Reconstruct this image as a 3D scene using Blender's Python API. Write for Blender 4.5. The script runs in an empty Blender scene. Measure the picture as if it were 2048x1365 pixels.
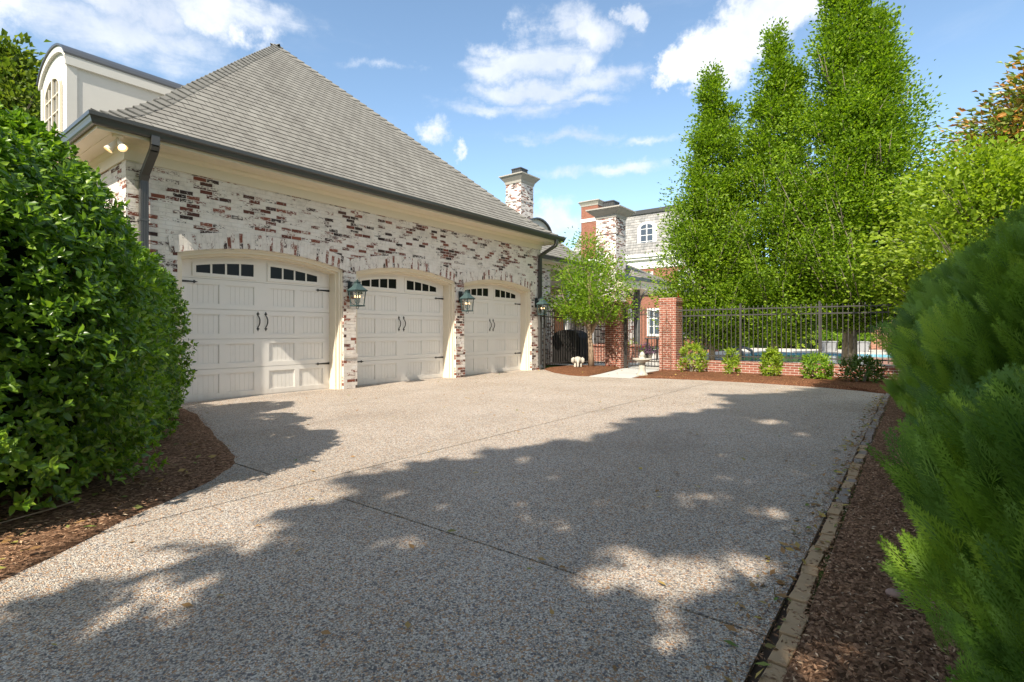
import bpy, math, random
import numpy as np
from mathutils import Vector
R = math.radians
scene = bpy.context.scene
# ------------------------------------------------------------------ camera
cd = bpy.data.cameras.new('camera'); cam = bpy.data.objects.new('camera', cd)
scene.collection.objects.link(cam); scene.camera = cam
cam.location = (0, 0, 1.2); cam.rotation_euler = (R(90), 0, R(37.56))
cd.sensor_width = 36; cd.lens = 18.42; cd.shift_y = -0.009
cd.clip_start = 0.05; cd.clip_end = 2000
# ------------------------------------------------------------------ sun, sky, exposure
SUN = Vector((.230, -1.02, 1.0)).normalized()
sl = bpy.data.lights.new('sun', 'SUN'); sl.energy = 5.0; sl.angle = R(.5); sl.color = (1, .91, .77)
so = bpy.data.objects.new('sun', sl); scene.collection.objects.link(so)
so.rotation_euler = SUN.to_track_quat('Z', 'Y').to_euler(); so.location = (2, -10, 12)
scene.view_settings.view_transform = 'Standard'; scene.view_settings.look = 'None'
scene.view_settings.exposure = 0.74; scene.view_settings.gamma = 1
scene.render.resolution_x = 1024; scene.render.resolution_y = 682

def N(nt, t, ins=None, **props):
    n = nt.nodes.new(t)
    for k, v in props.items(): setattr(n, k, v)
    for k, v in (ins or {}).items():
        if isinstance(v, bpy.types.NodeSocket): nt.links.new(v, n.inputs[k])
        else: n.inputs[k].default_value = v
    return n
def MATH(nt, op, a, b=0.0, c=0.0, clamp=False):
    return N(nt, 'ShaderNodeMath', {0: a, 1: b, 2: c}, operation=op, use_clamp=clamp).outputs[0]
def SMOOTH(nt, x, lo, hi):
    return N(nt, 'ShaderNodeMapRange', {'Value': x, 'From Min': lo, 'From Max': hi}, interpolation_type='SMOOTHSTEP').outputs[0]
def MIX(nt, f, a, b, bt='MIX'):
    return N(nt, 'ShaderNodeMixRGB', {0: f, 1: a, 2: b}, blend_type=bt).outputs[0]
def RAMP(nt, f, stops, interp='LINEAR'):
    n = N(nt, 'ShaderNodeValToRGB', {0: f}); cr = n.color_ramp; cr.interpolation = interp
    while len(cr.elements) > 1: cr.elements.remove(cr.elements[-1])
    cr.elements[0].position = stops[0][0]; cr.elements[0].color = (*stops[0][1], 1)
    for p, c in stops[1:]:
        e = cr.elements.new(p); e.color = (*c, 1)
    return n.outputs[0]
def NOISE(nt, vec, scale, detail=4, rough=.55, dist=0):
    return N(nt, 'ShaderNodeTexNoise', {'Vector': vec, 'Scale': scale, 'Detail': detail, 'Roughness': rough, 'Distortion': dist}).outputs['Fac']
def VMUL(nt, v, s):
    return N(nt, 'ShaderNodeVectorMath', {0: v, 1: s}, operation='MULTIPLY').outputs[0]

# world: physical sky with clouds laid out by direction
w = bpy.data.worlds.new('World'); scene.world = w; w.use_nodes = True
nt = w.node_tree; nt.nodes.clear()
sky = N(nt, 'ShaderNodeTexSky', sky_type='NISHITA', sun_disc=False, sun_elevation=math.asin(SUN.z),
        sun_rotation=math.atan2(SUN.x, SUN.y), altitude=100, air_density=1.0, dust_density=0.2, ozone_density=1.2)
tc = N(nt, 'ShaderNodeTexCoord'); D = tc.outputs['Generated']
def pixdir(x, y):
    u = (x-1024)/1048; v = (664-y)/1048
    d = Vector((.7927*u-.6096, .6096*u+.7927, v)); return d.normalized()
warp = N(nt, 'ShaderNodeTexNoise', {'Vector': D, 'Scale': 9.0, 'Detail': 8.0, 'Roughness': .65}).outputs['Color']
wv = N(nt, 'ShaderNodeVectorMath', {0: warp, 1: (.5, .5, .5)}, operation='SUBTRACT').outputs[0]
Dp = N(nt, 'ShaderNodeVectorMath', {0: D, 1: VMUL(nt, wv, (.20, .20, .13))}, operation='ADD').outputs[0]
Dw = N(nt, 'ShaderNodeVectorMath', {0: D, 1: VMUL(nt, wv, (.34, .34, .08))}, operation='ADD').outputs[0]
def blobs(vec, lst):
    acc = None
    for (x, y, rx, rz, k) in lst:
        c = pixdir(x, y)
        s = N(nt, 'ShaderNodeVectorMath', {0: vec, 1: tuple(c)}, operation='SUBTRACT').outputs[0]
        s = VMUL(nt, s, (1/rx, 1/rx, 1/rz))
        l = N(nt, 'ShaderNodeVectorMath', {0: s}, operation='LENGTH').outputs['Value']
        m = MATH(nt, 'MULTIPLY', MATH(nt, 'SUBTRACT', 1.0, l, clamp=True), k)
        acc = m if acc is None else MATH(nt, 'MAXIMUM', acc, m)
    return acc
puffy = blobs(Dp, [(1430, 125, .085, .06, 1.4), (1500, 75, .095, .06, 1.4), (1590, 10, .10, .055, 1.3), (1375, 140, .05, .045, 1.3),
                   (1180, 60, .07, .06, .95), (1150, 125, .09, .04, .85), (1280, 35, .05, .025, .9), (850, 265, .05, .035, .9), (1120, 440, .075, .05, 1.0), (1080, 455, .07, .04, .9),
                   (20, 10, .12, .06, .9), (250, -10, .14, .07, .85), (430, 40, .09, .05, .85), (510, 75, .05, .04, .8), (915, 305, .03, .02, .9)])
wispy = blobs(Dw, [(1130, 60, .12, .05, 1.0), (1060, 120, .18, .04, 1.05), (1050, 180, .20, .03, 1.0), (980, 215, .2, .025, .85), (1000, 95, .12, .022, .8), (1180, 165, .18, .03, 1.0), (1150, 205, .15, .02, .8),
                   (1230, 340, .18, .022, .9), (1120, 275, .19, .02, .75), (1300, 280, .14, .015, .6), (370, 105, .13, .013, .5), (760, 130, .12, .013, .5),
                   (1000, 140, .16, .03, .9), (200, 60, .3, .06, .85), (450, 20, .22, .04, .9), (780, 10, .12, .02, .35), (1950, 255, .06, .014, .7)])
nf = NOISE(nt, D, 9.0, 9, .62); nw = NOISE(nt, VMUL(nt, D, (1, 1, 3.4)), 7.0, 9, .65, .4)
dp = SMOOTH(nt, MATH(nt, 'MULTIPLY', puffy, MATH(nt, 'ADD', nf, .35)), .12, .62)
dw = MATH(nt, 'MULTIPLY', SMOOTH(nt, MATH(nt, 'MULTIPLY', wispy, nw), .10, .42), .85)
gen = MATH(nt, 'MULTIPLY', SMOOTH(nt, NOISE(nt, VMUL(nt, D, (1, 1, 4)), 3.2, 8, .6, .3), .55, .85), .22)
back = N(nt, 'ShaderNodeVectorMath', {0: D, 1: (.55, -.72, .42)}, operation='DOT_PRODUCT').outputs['Value']
fill_bank = MATH(nt, 'MULTIPLY', SMOOTH(nt, MATH(nt, 'ADD', back, MATH(nt, 'MULTIPLY', nf, .3)), .15, .65), .85)   # unseen clouds added behind the camera to brighten and whiten the shade
dens = MATH(nt, 'MAXIMUM', MATH(nt, 'MAXIMUM', MATH(nt, 'MAXIMUM', dp, dw), gen), fill_bank)
zz = N(nt, 'ShaderNodeSeparateXYZ', {0: D}).outputs['Z']
low = SMOOTH(nt, zz, -.02, .30)
skyc = MIX(nt, 1.0, N(nt, 'ShaderNodeHueSaturation', {'Saturation': .92, 'Value': 1.50, 'Color': sky.outputs[0]}).outputs[0], (.92, 1.03, 1.04, 1), 'MULTIPLY')
cshade = RAMP(nt, NOISE(nt, D, 6.0, 6, .6), [(.35, (5.4, 5.9, 6.8)), (.62, (7.8, 8.0, 8.3))])
cl = MIX(nt, MATH(nt, 'MULTIPLY', dens, .93), skyc, cshade)
bg = N(nt, 'ShaderNodeBackground', {'Color': cl, 'Strength': .092})
ow = N(nt, 'ShaderNodeOutputWorld', {'Surface': bg.outputs[0]})

# ------------------------------------------------------------------ helpers
COL = scene.collection
rng = np.random.default_rng(7); random.seed(7)
def tag(o, label=None, cat=None, group=None, kind=None):
    if label: o['label'] = label
    if cat: o['category'] = cat
    if group: o['group'] = group
    if kind: o['kind'] = kind
    return o
def thing(name, label, cat, loc=(0, 0, 0), group=None):
    o = bpy.data.objects.new(name, None); COL.objects.link(o); o.location = loc
    o.empty_display_size = .2
    return tag(o, label, cat, group)
def wloc(o):
    v = Vector((0, 0, 0))
    while o is not None: v += o.location; o = o.parent
    return v
def boxuv(co, faces):
    out = []
    for f in faces:
        a = Vector(co[f[0]]); n = Vector((0, 0, 0))
        for i in range(1, len(f)-1): n += (Vector(co[f[i]])-a).cross(Vector(co[f[i+1]])-a)
        ax = max(range(3), key=lambda i: abs(n[i]))
        for i in f:
            p = co[i]
            out.append((p[1], p[2]) if ax == 0 else ((p[0], p[2]) if ax == 1 else (p[0], p[1])))
    return out
class MB:
    def __init__(s): s.v = []; s.f = []; s.uv = []; s.mi = []; s.cm = 0
    def quad(s, pts, uv=None):
        b = len(s.v); s.v += [tuple(p) for p in pts]; s.f.append(tuple(range(b, b+len(pts)))); s.uv.append(uv); s.mi.append(s.cm)
    def box(s, x0, y0, z0, x1, y1, z1):
        if x0 > x1: x0, x1 = x1, x0
        if y0 > y1: y0, y1 = y1, y0
        if z0 > z1: z0, z1 = z1, z0
        b = len(s.v)
        s.v += [(x0, y0, z0), (x1, y0, z0), (x1, y1, z0), (x0, y1, z0), (x0, y0, z1), (x1, y0, z1), (x1, y1, z1), (x0, y1, z1)]
        for f in ((0, 3, 2, 1), (4, 5, 6, 7), (0, 1, 5, 4), (1, 2, 6, 5), (2, 3, 7, 6), (3, 0, 4, 7)):
            s.f.append(tuple(b+i for i in f)); s.uv.append(None); s.mi.append(s.cm)
        return s
    def frustum(s, cx, cy, z0, z1, a0, b0, a1, b1):
        b = len(s.v)
        for z, a, c in ((z0, a0, b0), (z1, a1, b1)):
            s.v += [(cx-a, cy-c, z), (cx+a, cy-c, z), (cx+a, cy+c, z), (cx-a, cy+c, z)]
        for f in ((0, 3, 2, 1), (4, 5, 6, 7), (0, 1, 5, 4), (1, 2, 6, 5), (2, 3, 7, 6), (3, 0, 4, 7)):
            s.f.append(tuple(b+i for i in f)); s.uv.append(None); s.mi.append(s.cm)
        return s
    def prism(s, poly, axis, a0, a1):
        """poly in the two other axes: x -> (y,z), y -> (x,z), z -> (x,y)"""
        b = len(s.v); n = len(poly)
        for a in (a0, a1):
            for p, q in poly:
                s.v.append((a, p, q) if axis == 'x' else ((p, a, q) if axis == 'y' else (p, q, a)))
        s.f.append(tuple(b+i for i in range(n))); s.f.append(tuple(b+n+i for i in reversed(range(n))))
        s.uv += [None, None]; s.mi += [s.cm]*2
        for i in range(n):
            j = (i+1) % n
            s.f.append((b+i, b+n+i, b+n+j, b+j)); s.uv.append(None); s.mi.append(s.cm)
        return s
    def tube(s, pts, rad, n=8, cap=True):
        pts = [Vector(p) for p in pts]
        if not hasattr(rad, '__len__'): rad = [rad]*len(pts)
        b = len(s.v); prev = None
        for i, p in enumerate(pts):
            t = (pts[min(i+1, len(pts)-1)]-pts[max(i-1, 0)])
            t = t.normalized() if t.length > 1e-9 else Vector((0, 0, 1))
            if prev is None:
                a = Vector((1, 0, 0)) if abs(t.x) < .8 else Vector((0, 1, 0))
                u = t.cross(a).normalized()
            else:
                u = (prev-t*prev.dot(t)); u = u.normalized() if u.length > 1e-6 else t.orthogonal().normalized()
            prev = u; w_ = t.cross(u)
            for k in range(n):
                a = 2*math.pi*k/n + math.pi/n
                s.v.append(tuple(p+(u*math.cos(a)+w_*math.sin(a))*rad[i]))
        for i in range(len(pts)-1):
            for k in range(n):
                k2 = (k+1) % n
                s.f.append((b+i*n+k, b+i*n+k2, b+(i+1)*n+k2, b+(i+1)*n+k)); s.uv.append(None); s.mi.append(s.cm)
        if cap:
            s.f.append(tuple(b+k for k in reversed(range(n)))); s.f.append(tuple(b+(len(pts)-1)*n+k for k in range(n)))
            s.uv += [None, None]; s.mi += [s.cm]*2
        return s
    def lathe(s, c, prof, n=20):
        b = len(s.v)
        for r, z in prof:
            for k in range(n):
                a = 2*math.pi*k/n; s.v.append((c[0]+r*math.cos(a), c[1]+r*math.sin(a), c[2]+z))
        for i in range(len(prof)-1):
            for k in range(n):
                k2 = (k+1) % n
                s.f.append((b+i*n+k, b+i*n+k2, b+(i+1)*n+k2, b+(i+1)*n+k)); s.uv.append(None); s.mi.append(s.cm)
        s.f.append(tuple(b+k for k in reversed(range(n)))); s.f.append(tuple(b+(len(prof)-1)*n+k for k in range(n)))
        s.uv += [None, None]; s.mi += [s.cm]*2
        return s
    def ball(s, c, rx, ry, rz, n=12, m=8, nz=0):
        pr = []
        b = len(s.v)
        for i in range(m+1):
            th = math.pi*i/m
            for k in range(n):
                a = 2*math.pi*k/n; q = 1+nz*random.uniform(-1, 1)
                s.v.append((c[0]+rx*q*math.sin(th)*math.cos(a), c[1]+ry*q*math.sin(th)*math.sin(a), c[2]-rz*q*math.cos(th)))
        for i in range(m):
            for k in range(n):
                k2 = (k+1) % n
                s.f.append((b+i*n+k, b+i*n+k2, b+(i+1)*n+k2, b+(i+1)*n+k)); s.uv.append(None); s.mi.append(s.cm)
        return s
    def sweep(s, x0, x1, y0, y1, prof):
        """profile (offset, z) swept round a rectangle with mitred corners"""
        rings = []
        for o, z in prof:
            rings.append([(x0-o, y0-o, z), (x1+o, y0-o, z), (x1+o, y1+o, z), (x0-o, y1+o, z)])
        acc = 0
        for i in range(len(prof)-1):
            L = math.hypot(prof[i+1][0]-prof[i][0], prof[i+1][1]-prof[i][1])
            for k in range(4):
                k2 = (k+1) % 4; a = rings[i][k]; b_ = rings[i][k2]; c = rings[i+1][k2]; d = rings[i+1][k]
                ci = 0 if k in (0, 2) else 1
                s.quad([a, b_, c, d], [(a[ci], acc), (b_[ci], acc), (c[ci], acc+L), (d[ci], acc+L)])
            acc += L
        return s
    def build(s, name, mat, parent=None, loc=None, smooth=False, label=None, bevel=0):
        off = wloc(parent) if parent is not None else Vector(loc or (0, 0, 0))
        me = bpy.data.meshes.new(name)
        me.from_pydata([(a-off.x, b-off.y, c-off.z) for a, b, c in s.v], [], s.f)
        base = boxuv(s.v, s.f)
        uvl = me.uv_layers.new(name='UVMap'); i = 0; buf = []
        for f, u in zip(s.f, s.uv):
            buf += (u if u is not None else base[i:i+len(f)]); i += len(f)
        uvl.data.foreach_set('uv', np.array(buf, dtype=np.float32).ravel())
        mats = mat if isinstance(mat, (list, tuple)) else [mat]
        for m in mats: me.materials.append(m)
        if len(mats) > 1: me.polygons.foreach_set('material_index', s.mi)
        if smooth: me.shade_smooth()
        me.update()
        o = bpy.data.objects.new(name, me); COL.objects.link(o)
        if parent is not None: o.parent = parent
        else: o.location = off
        if label: o['label'] = label
        if bevel:
            b = o.modifiers.new('bevel', 'BEVEL'); b.width = bevel; b.segments = 2; b.limit_method = 'ANGLE'
        return o
def np_mesh(name, V, F, mat, parent=None, loc=None, smooth=False, flat_idx=None):
    off = np.array(wloc(parent) if parent is not None else (loc or (0, 0, 0)), dtype=np.float32)
    V = np.asarray(V, dtype=np.float32)-off; F = np.asarray(F, dtype=np.int32); k = F.shape[1]
    me = bpy.data.meshes.new(name)
    me.vertices.add(len(V)); me.vertices.foreach_set('co', V.ravel())
    me.loops.add(F.size); me.loops.foreach_set('vertex_index', F.ravel())
    me.polygons.add(len(F)); me.polygons.foreach_set('loop_start', np.arange(0, F.size, k, dtype=np.int32))
    mats = mat if isinstance(mat, (list, tuple)) else [mat]
    for m in mats: me.materials.append(m)
    if flat_idx is not None: me.polygons.foreach_set('material_index', flat_idx)
    me.update(calc_edges=True); me.validate()
    if smooth: me.shade_smooth()
    o = bpy.data.objects.new(name, me); COL.objects.link(o)
    if parent is not None: o.parent = parent
    else: o.location = Vector(off.tolist())
    return o
def norm(a): return a/np.maximum(np.linalg.norm(a, axis=-1, keepdims=True), 1e-9)
def leaf_arrays(P, Dv, L, W, up=None, fold=.25, rich=False, droop=.15):
    """P base points, Dv axis directions, returns V,F; every leaf is its own island"""
    n = len(P); Dv = norm(Dv)
    if up is None: up = norm(rng.normal(size=(n, 3))+np.array([0, 0, .9]))
    S = norm(np.cross(Dv, up)); U = np.cross(S, Dv); L = L[:, None]; W = W[:, None]
    if not rich:
        V = np.stack([P, P+Dv*L*.45+S*W*.5+U*W*fold, P+Dv*L-U*L*droop, P+Dv*L*.45-S*W*.5+U*W*fold], 1).reshape(-1, 3)
        b = np.arange(n)[:, None]*4
        F = np.concatenate([b+np.array([[0, 1, 2]]), b+np.array([[0, 2, 3]])], 1).reshape(-1, 3)
        return V, F
    V = np.stack([P, P+Dv*L*.30+S*W*.46+U*W*fold, P+Dv*L*.68+S*W*.42+U*(W*fold-L*droop*.4), P+Dv*L-U*L*droop,
                  P+Dv*L*.68-S*W*.42+U*(W*fold-L*droop*.4), P+Dv*L*.30-S*W*.46+U*W*fold, P+Dv*L*.5-U*L*droop*.2], 1).reshape(-1, 3)
    b = np.arange(n)[:, None]*7
    T = [[0, 1, 6], [1, 2, 6], [2, 3, 6], [3, 4, 6], [4, 5, 6], [5, 0, 6]]
    F = np.concatenate([b+np.array([t]) for t in T], 1).reshape(-1, 3)
    return V, F
def copy_tree(o, parent=None):
    c = o.copy(); COL.objects.link(c); c.parent = parent
    for ch in list(o.children): copy_tree(ch, c)
    return c

# ------------------------------------------------------------------ materials
def newmat(name, rough=.8, spec=.3):
    m = bpy.data.materials.new(name); m.use_nodes = True; nt = m.node_tree
    p = nt.nodes['Principled BSDF']; p.inputs['Roughness'].default_value = rough
    p.inputs['Specular IOR Level'].default_value = spec
    return m, nt, p
def bump(nt, p, h, strength=.5, dist=.01):
    b = N(nt, 'ShaderNodeBump', {'Height': h, 'Strength': strength, 'Distance': dist})
    nt.links.new(b.outputs[0], p.inputs['Normal'])
def plain(name, col, rough=.6, var=.06, scale=6, spec=.3, metal=0, bmp=.0, bscale=60):
    m, nt, p = newmat(name, rough, spec); g = N(nt, 'ShaderNodeTexCoord').outputs['Object']
    n = NOISE(nt, g, scale, 6, .6)
    c = MIX(nt, n, tuple(max(0, v*(1-var*2)) for v in col)+(1,), tuple(min(1, v*(1+var*2)) for v in col)+(1,))
    nt.links.new(c, p.inputs['Base Color']); p.inputs['Metallic'].default_value = metal
    nt.links.new(MATH(nt, 'ADD', MATH(nt, 'MULTIPLY', n, .2), rough-.1), p.inputs['Roughness'])
    if bmp: bump(nt, p, NOISE(nt, g, bscale, 4), bmp, .004)
    return m
def uvin(nt, wob=0.0, ws=9):
    u = N(nt, 'ShaderNodeUVMap', uv_map='UVMap').outputs[0]
    if wob:
        nn = N(nt, 'ShaderNodeTexNoise', {'Vector': u, 'Scale': ws, 'Detail': 3.0}).outputs['Color']
        nn = N(nt, 'ShaderNodeVectorMath', {0: nn, 1: (.5, .5, .5)}, operation='SUBTRACT').outputs[0]
        u = N(nt, 'ShaderNodeVectorMath', {0: u, 1: VMUL(nt, nn, (wob, wob, 0))}, operation='ADD').outputs[0]
    return u
def BRICK(nt, u, w=.203, h=.0675, mortar=.005, smooth=.15, off=.5):
    return N(nt, 'ShaderNodeTexBrick', {'Vector': u, 'Color1': (0, 0, 0, 1), 'Color2': (1, 1, 1, 1), 'Mortar': (0, 0, 0, 1), 'Scale': 1.0,
             'Mortar Size': mortar, 'Mortar Smooth': smooth, 'Bias': 0.0, 'Brick Width': w, 'Row Height': h}, offset=off)
def smear(name, thr=.5, w=.203, h=.0675, tint=(.80, .735, .67)):
    m, nt, p = newmat(name, .85, .2); u = uvin(nt, .012, 14); b = BRICK(nt, u, w, h)
    rnd = N(nt, 'ShaderNodeSeparateColor', {0: b.outputs['Color']}).outputs[0]
    bc = RAMP(nt, rnd, [(0, (.04, .028, .026)), (.2, (.07, .045, .04)), (.4, (.15, .050, .036)), (.65, (.22, .072, .048)), (.85, (.28, .10, .065)), (1, (.10, .055, .045))])
    u0 = uvin(nt)
    big = NOISE(nt, u0, .9, 3, .5); mid = NOISE(nt, VMUL(nt, u0, (5.0, 15.0, 1)), 1.0, 3, .6); fine = NOISE(nt, VMUL(nt, u0, (20, 45, 1)), 1.0, 5, .75)
    b2 = BRICK(nt, N(nt, 'ShaderNodeVectorMath', {0: u, 1: (w*40, h*64, 0)}, operation='ADD').outputs[0], w, h)
    rn2 = N(nt, 'ShaderNodeSeparateColor', {0: b2.outputs['Color']}).outputs[0]
    e = MATH(nt, 'ADD', MATH(nt, 'MULTIPLY', rn2, .42), MATH(nt, 'ADD', MATH(nt, 'MULTIPLY', big, .30), MATH(nt, 'ADD', MATH(nt, 'MULTIPLY', mid, .42), MATH(nt, 'MULTIPLY', fine, .74))))
    e = MATH(nt, 'SUBTRACT', e, MATH(nt, 'MULTIPLY', b.outputs['Fac'], .42))
    ex = SMOOTH(nt, e, thr+.532, thr+.605)
    wn = NOISE(nt, u0, 3.5, 8, .7); wc = RAMP(nt, wn, [(.3, tuple(c*.72 for c in tint)), (.5, tint), (.7, (.84, .80, .76))])
    wc = MIX(nt, MATH(nt, 'MULTIPLY', b.outputs['Fac'], .20), wc, (.45, .41, .39, 1))
    pk = SMOOTH(nt, fine, .56, .70)
    wc = MIX(nt, MATH(nt, 'MULTIPLY', pk, .18), wc, (.42, .36, .33, 1))
    nt.links.new(MIX(nt, ex, wc, bc), p.inputs['Base Color'])
    hgt = MATH(nt, 'ADD', MATH(nt, 'MULTIPLY', b.outputs['Fac'], -.7), MATH(nt, 'ADD', MATH(nt, 'MULTIPLY', fine, .55), MATH(nt, 'MULTIPLY', ex, -.3)))
    bump(nt, p, hgt, .8, .012)
    return m
def redbrick(name, c0=(.20, .065, .045), c1=(.36, .13, .085), mort=(.62, .54, .46), w=.203, h=.0675, ms=.006):
    m, nt, p = newmat(name, .85, .2); u = uvin(nt, .004, 14); b = BRICK(nt, u, w, h, ms)
    rnd = N(nt, 'ShaderNodeSeparateColor', {0: b.outputs['Color']}).outputs[0]
    mid = tuple((a+b_)/2 for a, b_ in zip(c0, c1))
    bc = RAMP(nt, rnd, [(0, c0), (.4, mid), (.8, c1), (1, tuple(.7*v for v in c0))])
    n = NOISE(nt, uvin(nt), 18, 6, .65)
    bc = MIX(nt, .35, bc, RAMP(nt, n, [(.3, tuple(v*.5 for v in c0)), (.7, tuple(min(1, v*1.3) for v in c1))]))
    nt.links.new(MIX(nt, b.outputs['Fac'], bc, mort+(1,)), p.inputs['Base Color'])
    bump(nt, p, MATH(nt, 'ADD', MATH(nt, 'MULTIPLY', b.outputs['Fac'], -.8), MATH(nt, 'MULTIPLY', n, .4)), .8, .01)
    return m
def shingle(name, cols, w=.32, h=.145, ms=.007, slate=0):
    m, nt, p = newmat(name, .9, .15); u = uvin(nt); b = BRICK(nt, u, w, h, ms, .0, .5)
    rnd = N(nt, 'ShaderNodeSeparateColor', {0: b.outputs['Color']}).outputs[0]
    k = len(cols); bc = RAMP(nt, rnd, [(i/(k-1), c) for i, c in enumerate(cols)])
    st = NOISE(nt, VMUL(nt, u, (2.0, .5, 1)), 1.2, 5, .6); gr = NOISE(nt, u, 160, 3, .7)
    bc = MIX(nt, .5, bc, RAMP(nt, st, [(.3, tuple(v*.75 for v in cols[0])), (.7, tuple(min(1, v*1.25) for v in cols[-1]))]))
    bc = MIX(nt, MATH(nt, 'MULTIPLY', gr, .3), bc, (.5, .47, .42, 1))
    sep = N(nt, 'ShaderNodeSeparateXYZ', {0: u})
    # joints show only between tabs, not along courses
    nt.links.new(MIX(nt, MATH(nt, 'MULTIPLY', b.outputs['Fac'], .75), bc, (.06, .055, .05, 1)), p.inputs['Base Color'])
    bump(nt, p, MATH(nt, 'ADD', MATH(nt, 'MULTIPLY', b.outputs['Fac'], -1.0), MATH(nt, 'MULTIPLY', gr, .25)), .6, .008)
    return m
def leafmat(name, stops, rough=.45, trans=.30, spec=.35, tcol=None, attr=False):
    m, nt, p = newmat(name, rough, spec)
    r = N(nt, 'ShaderNodeAttribute', attribute_name='tint').outputs['Fac'] if attr else N(nt, 'ShaderNodeNewGeometry').outputs['Random Per Island']
    g = N(nt, 'ShaderNodeTexCoord').outputs['Object']; n = NOISE(nt, g, 1.1, 3, .5)
    f = MATH(nt, 'ADD', MATH(nt, 'MULTIPLY', r, .62), MATH(nt, 'MULTIPLY', n, .42), clamp=True)
    c = RAMP(nt, f, stops); nt.links.new(c, p.inputs['Base Color'])
    t = N(nt, 'ShaderNodeBsdfTranslucent', {'Color': MIX(nt, 1.0, c, (tcol or (1.9, 2.0, .8))+(1,), 'MULTIPLY')})
    mx = N(nt, 'ShaderNodeMixShader', {0: trans}); nt.links.new(p.outputs[0], mx.inputs[1]); nt.links.new(t.outputs[0], mx.inputs[2])
    nt.links.new(mx.outputs[0], nt.nodes['Material Output'].inputs['Surface'])
    return m
def bark(name, c0, c1, scale=12):
    m, nt, p = newmat(name, .9, .15); g = N(nt, 'ShaderNodeTexCoord').outputs['Object']
    n = NOISE(nt, VMUL(nt, g, (1, 1, .25)), scale, 7, .7); nt.links.new(RAMP(nt, n, [(.3, c0), (.7, c1)]), p.inputs['Base Color'])
    bump(nt, p, n, .8, .02); return m

M = {}
M['smear'] = smear('lime_washed_brick', .468)
M['smear_pier'] = smear('lime_washed_pier_brick', .44, tint=(.74, .67, .60))
M['smear_arch'] = smear('lime_washed_arch_brick', .525)
M['smear_chim'] = smear('lime_washed_chimney_brick', .44, tint=(.80, .74, .69))
M['red'] = redbrick('red_pier_brick')
M['far_red'] = redbrick('orange_red_brick', (.23, .085, .055), (.36, .14, .09), (.38, .28, .23), ms=.005)
M['garden_red'] = redbrick('garden_wall_brick', (.30, .12, .08), (.48, .22, .15), (.55, .45, .38))
M['shingle'] = shingle('grey_asphalt_shingle', [(.125, .118, .107), (.158, .152, .137), (.187, .181, .165), (.213, .206, .187)], w=.24, h=.202, ms=.006)
M['slate'] = shingle('grey_slate', [(.12, .13, .14), (.20, .21, .22), (.30, .30, .30), (.42, .40, .38)], w=.5, h=.3, ms=.01)
M['cream'] = plain('cream_trim_paint', (.76, .685, .55), .45, .02, 3)
M['door'] = plain('off_white_door_paint', (.775, .75, .705), .4, .015, 2)
_m = M['door']; _n = _m.node_tree; _p = _n.nodes['Principled BSDF']; _g = N(_n, 'ShaderNodeNewGeometry').outputs['Position']
_z = N(_n, 'ShaderNodeSeparateXYZ', {0: _g}).outputs['Z']
_d = MATH(_n, 'MULTIPLY', SMOOTH(_n, MATH(_n, 'ADD', MATH(_n, 'MULTIPLY', _z, -1.0), MATH(_n, 'MULTIPLY', NOISE(_n, VMUL(_n, _g, (6, 6, 1.2)), 1.0, 6, .7), .5)), .0, .35), .35)   # splashed dirt along the foot of each door
_n.links.new(MIX(_n, _d, _p.inputs['Base Color'].links[0].from_socket, (.38, .31, .24, 1)), _p.inputs['Base Color'])
M['white'] = plain('white_window_paint', (.80, .80, .78), .45, .02)
M['stucco'] = plain('pale_dormer_stucco', (.62, .61, .58), .8, .03, 3, bmp=.15)
M['gutter'] = plain('dark_bronze_gutter', (.060, .060, .058), .32, .06, 3, .6)
M['iron'] = plain('black_iron', (.018, .017, .016), .45, .1, 20, .5)
M['rail'] = plain('dark_bronze_fence', (.050, .046, .042), .4, .05, 5, .6)
M['rust'] = plain('rusty_iron', (.16, .075, .045), .8, .25, 30)
M['verdigris'] = plain('verdigris_copper', (.045, .078, .080), .6, .3, 25)
M['copper'] = plain('dark_aged_copper', (.035, .045, .05), .5, .3, 25)
M['stone'] = plain('weathered_stone', (.46, .43, .37), .9, .15, 25, bmp=.5, bscale=80)
M['capstone'] = plain('grey_chimney_cap_stone', (.40, .38, .34), .85, .06, 8)
M['concrete'] = plain('pale_concrete', (.56, .53, .48), .9, .06, 2.5, bmp=.3, bscale=120)
M['slatewalk'] = plain('pale_bluestone', (.48, .48, .46), .8, .10, 2.2, bmp=.3)
M['post'] = plain('grey_timber_post', (.13, .135, .14), .7, .1, 8)
M['wood'] = plain('stained_wood_door', (.40, .17, .08), .5, .1, 8)
M['blackcloth'] = plain('black_cover_fabric', (.018, .018, .02), .75, .1, 8)
M['redcloth'] = plain('dark_red_canvas', (.26, .02, .025), .8, .08, 5)
M['pot'] = plain('grey_planter', (.30, .31, .33), .7, .06, 5)
M['lounge'] = plain('grey_lounger_frame', (.20, .21, .23), .35, .06, 5, .6)
M['cushion'] = plain('charcoal_sling_fabric', (.06, .065, .075), .7, .06, 5)
M['shade'] = plain('porch_board', (.36, .28, .21), .8, .1, 5)
M['soil'] = plain('bare_soil', (.06, .042, .03), .95, .2, 5)
M['redplastic'] = plain('red_glass', (.55, .02, .02), .25, .05, 5, .6)
M['pebble'] = plain('pinkish_fieldstone', (.33, .22, .18), .85, .15, 20, bmp=.5)
M['edge_tan'] = plain('tan_edging_brick', (.42, .29, .17), .85, .14, 9, bmp=.4, bscale=90)
M['edge_grey'] = plain('grey_edging_brick', (.27, .23, .20), .88, .14, 9, bmp=.4, bscale=90)
M['trunk'] = bark('smooth_grey_bark', (.10, .085, .065), (.30, .26, .20))
M['tantrunk'] = bark('tan_peeling_bark', (.20, .135, .09), (.46, .35, .25), 9)
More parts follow.
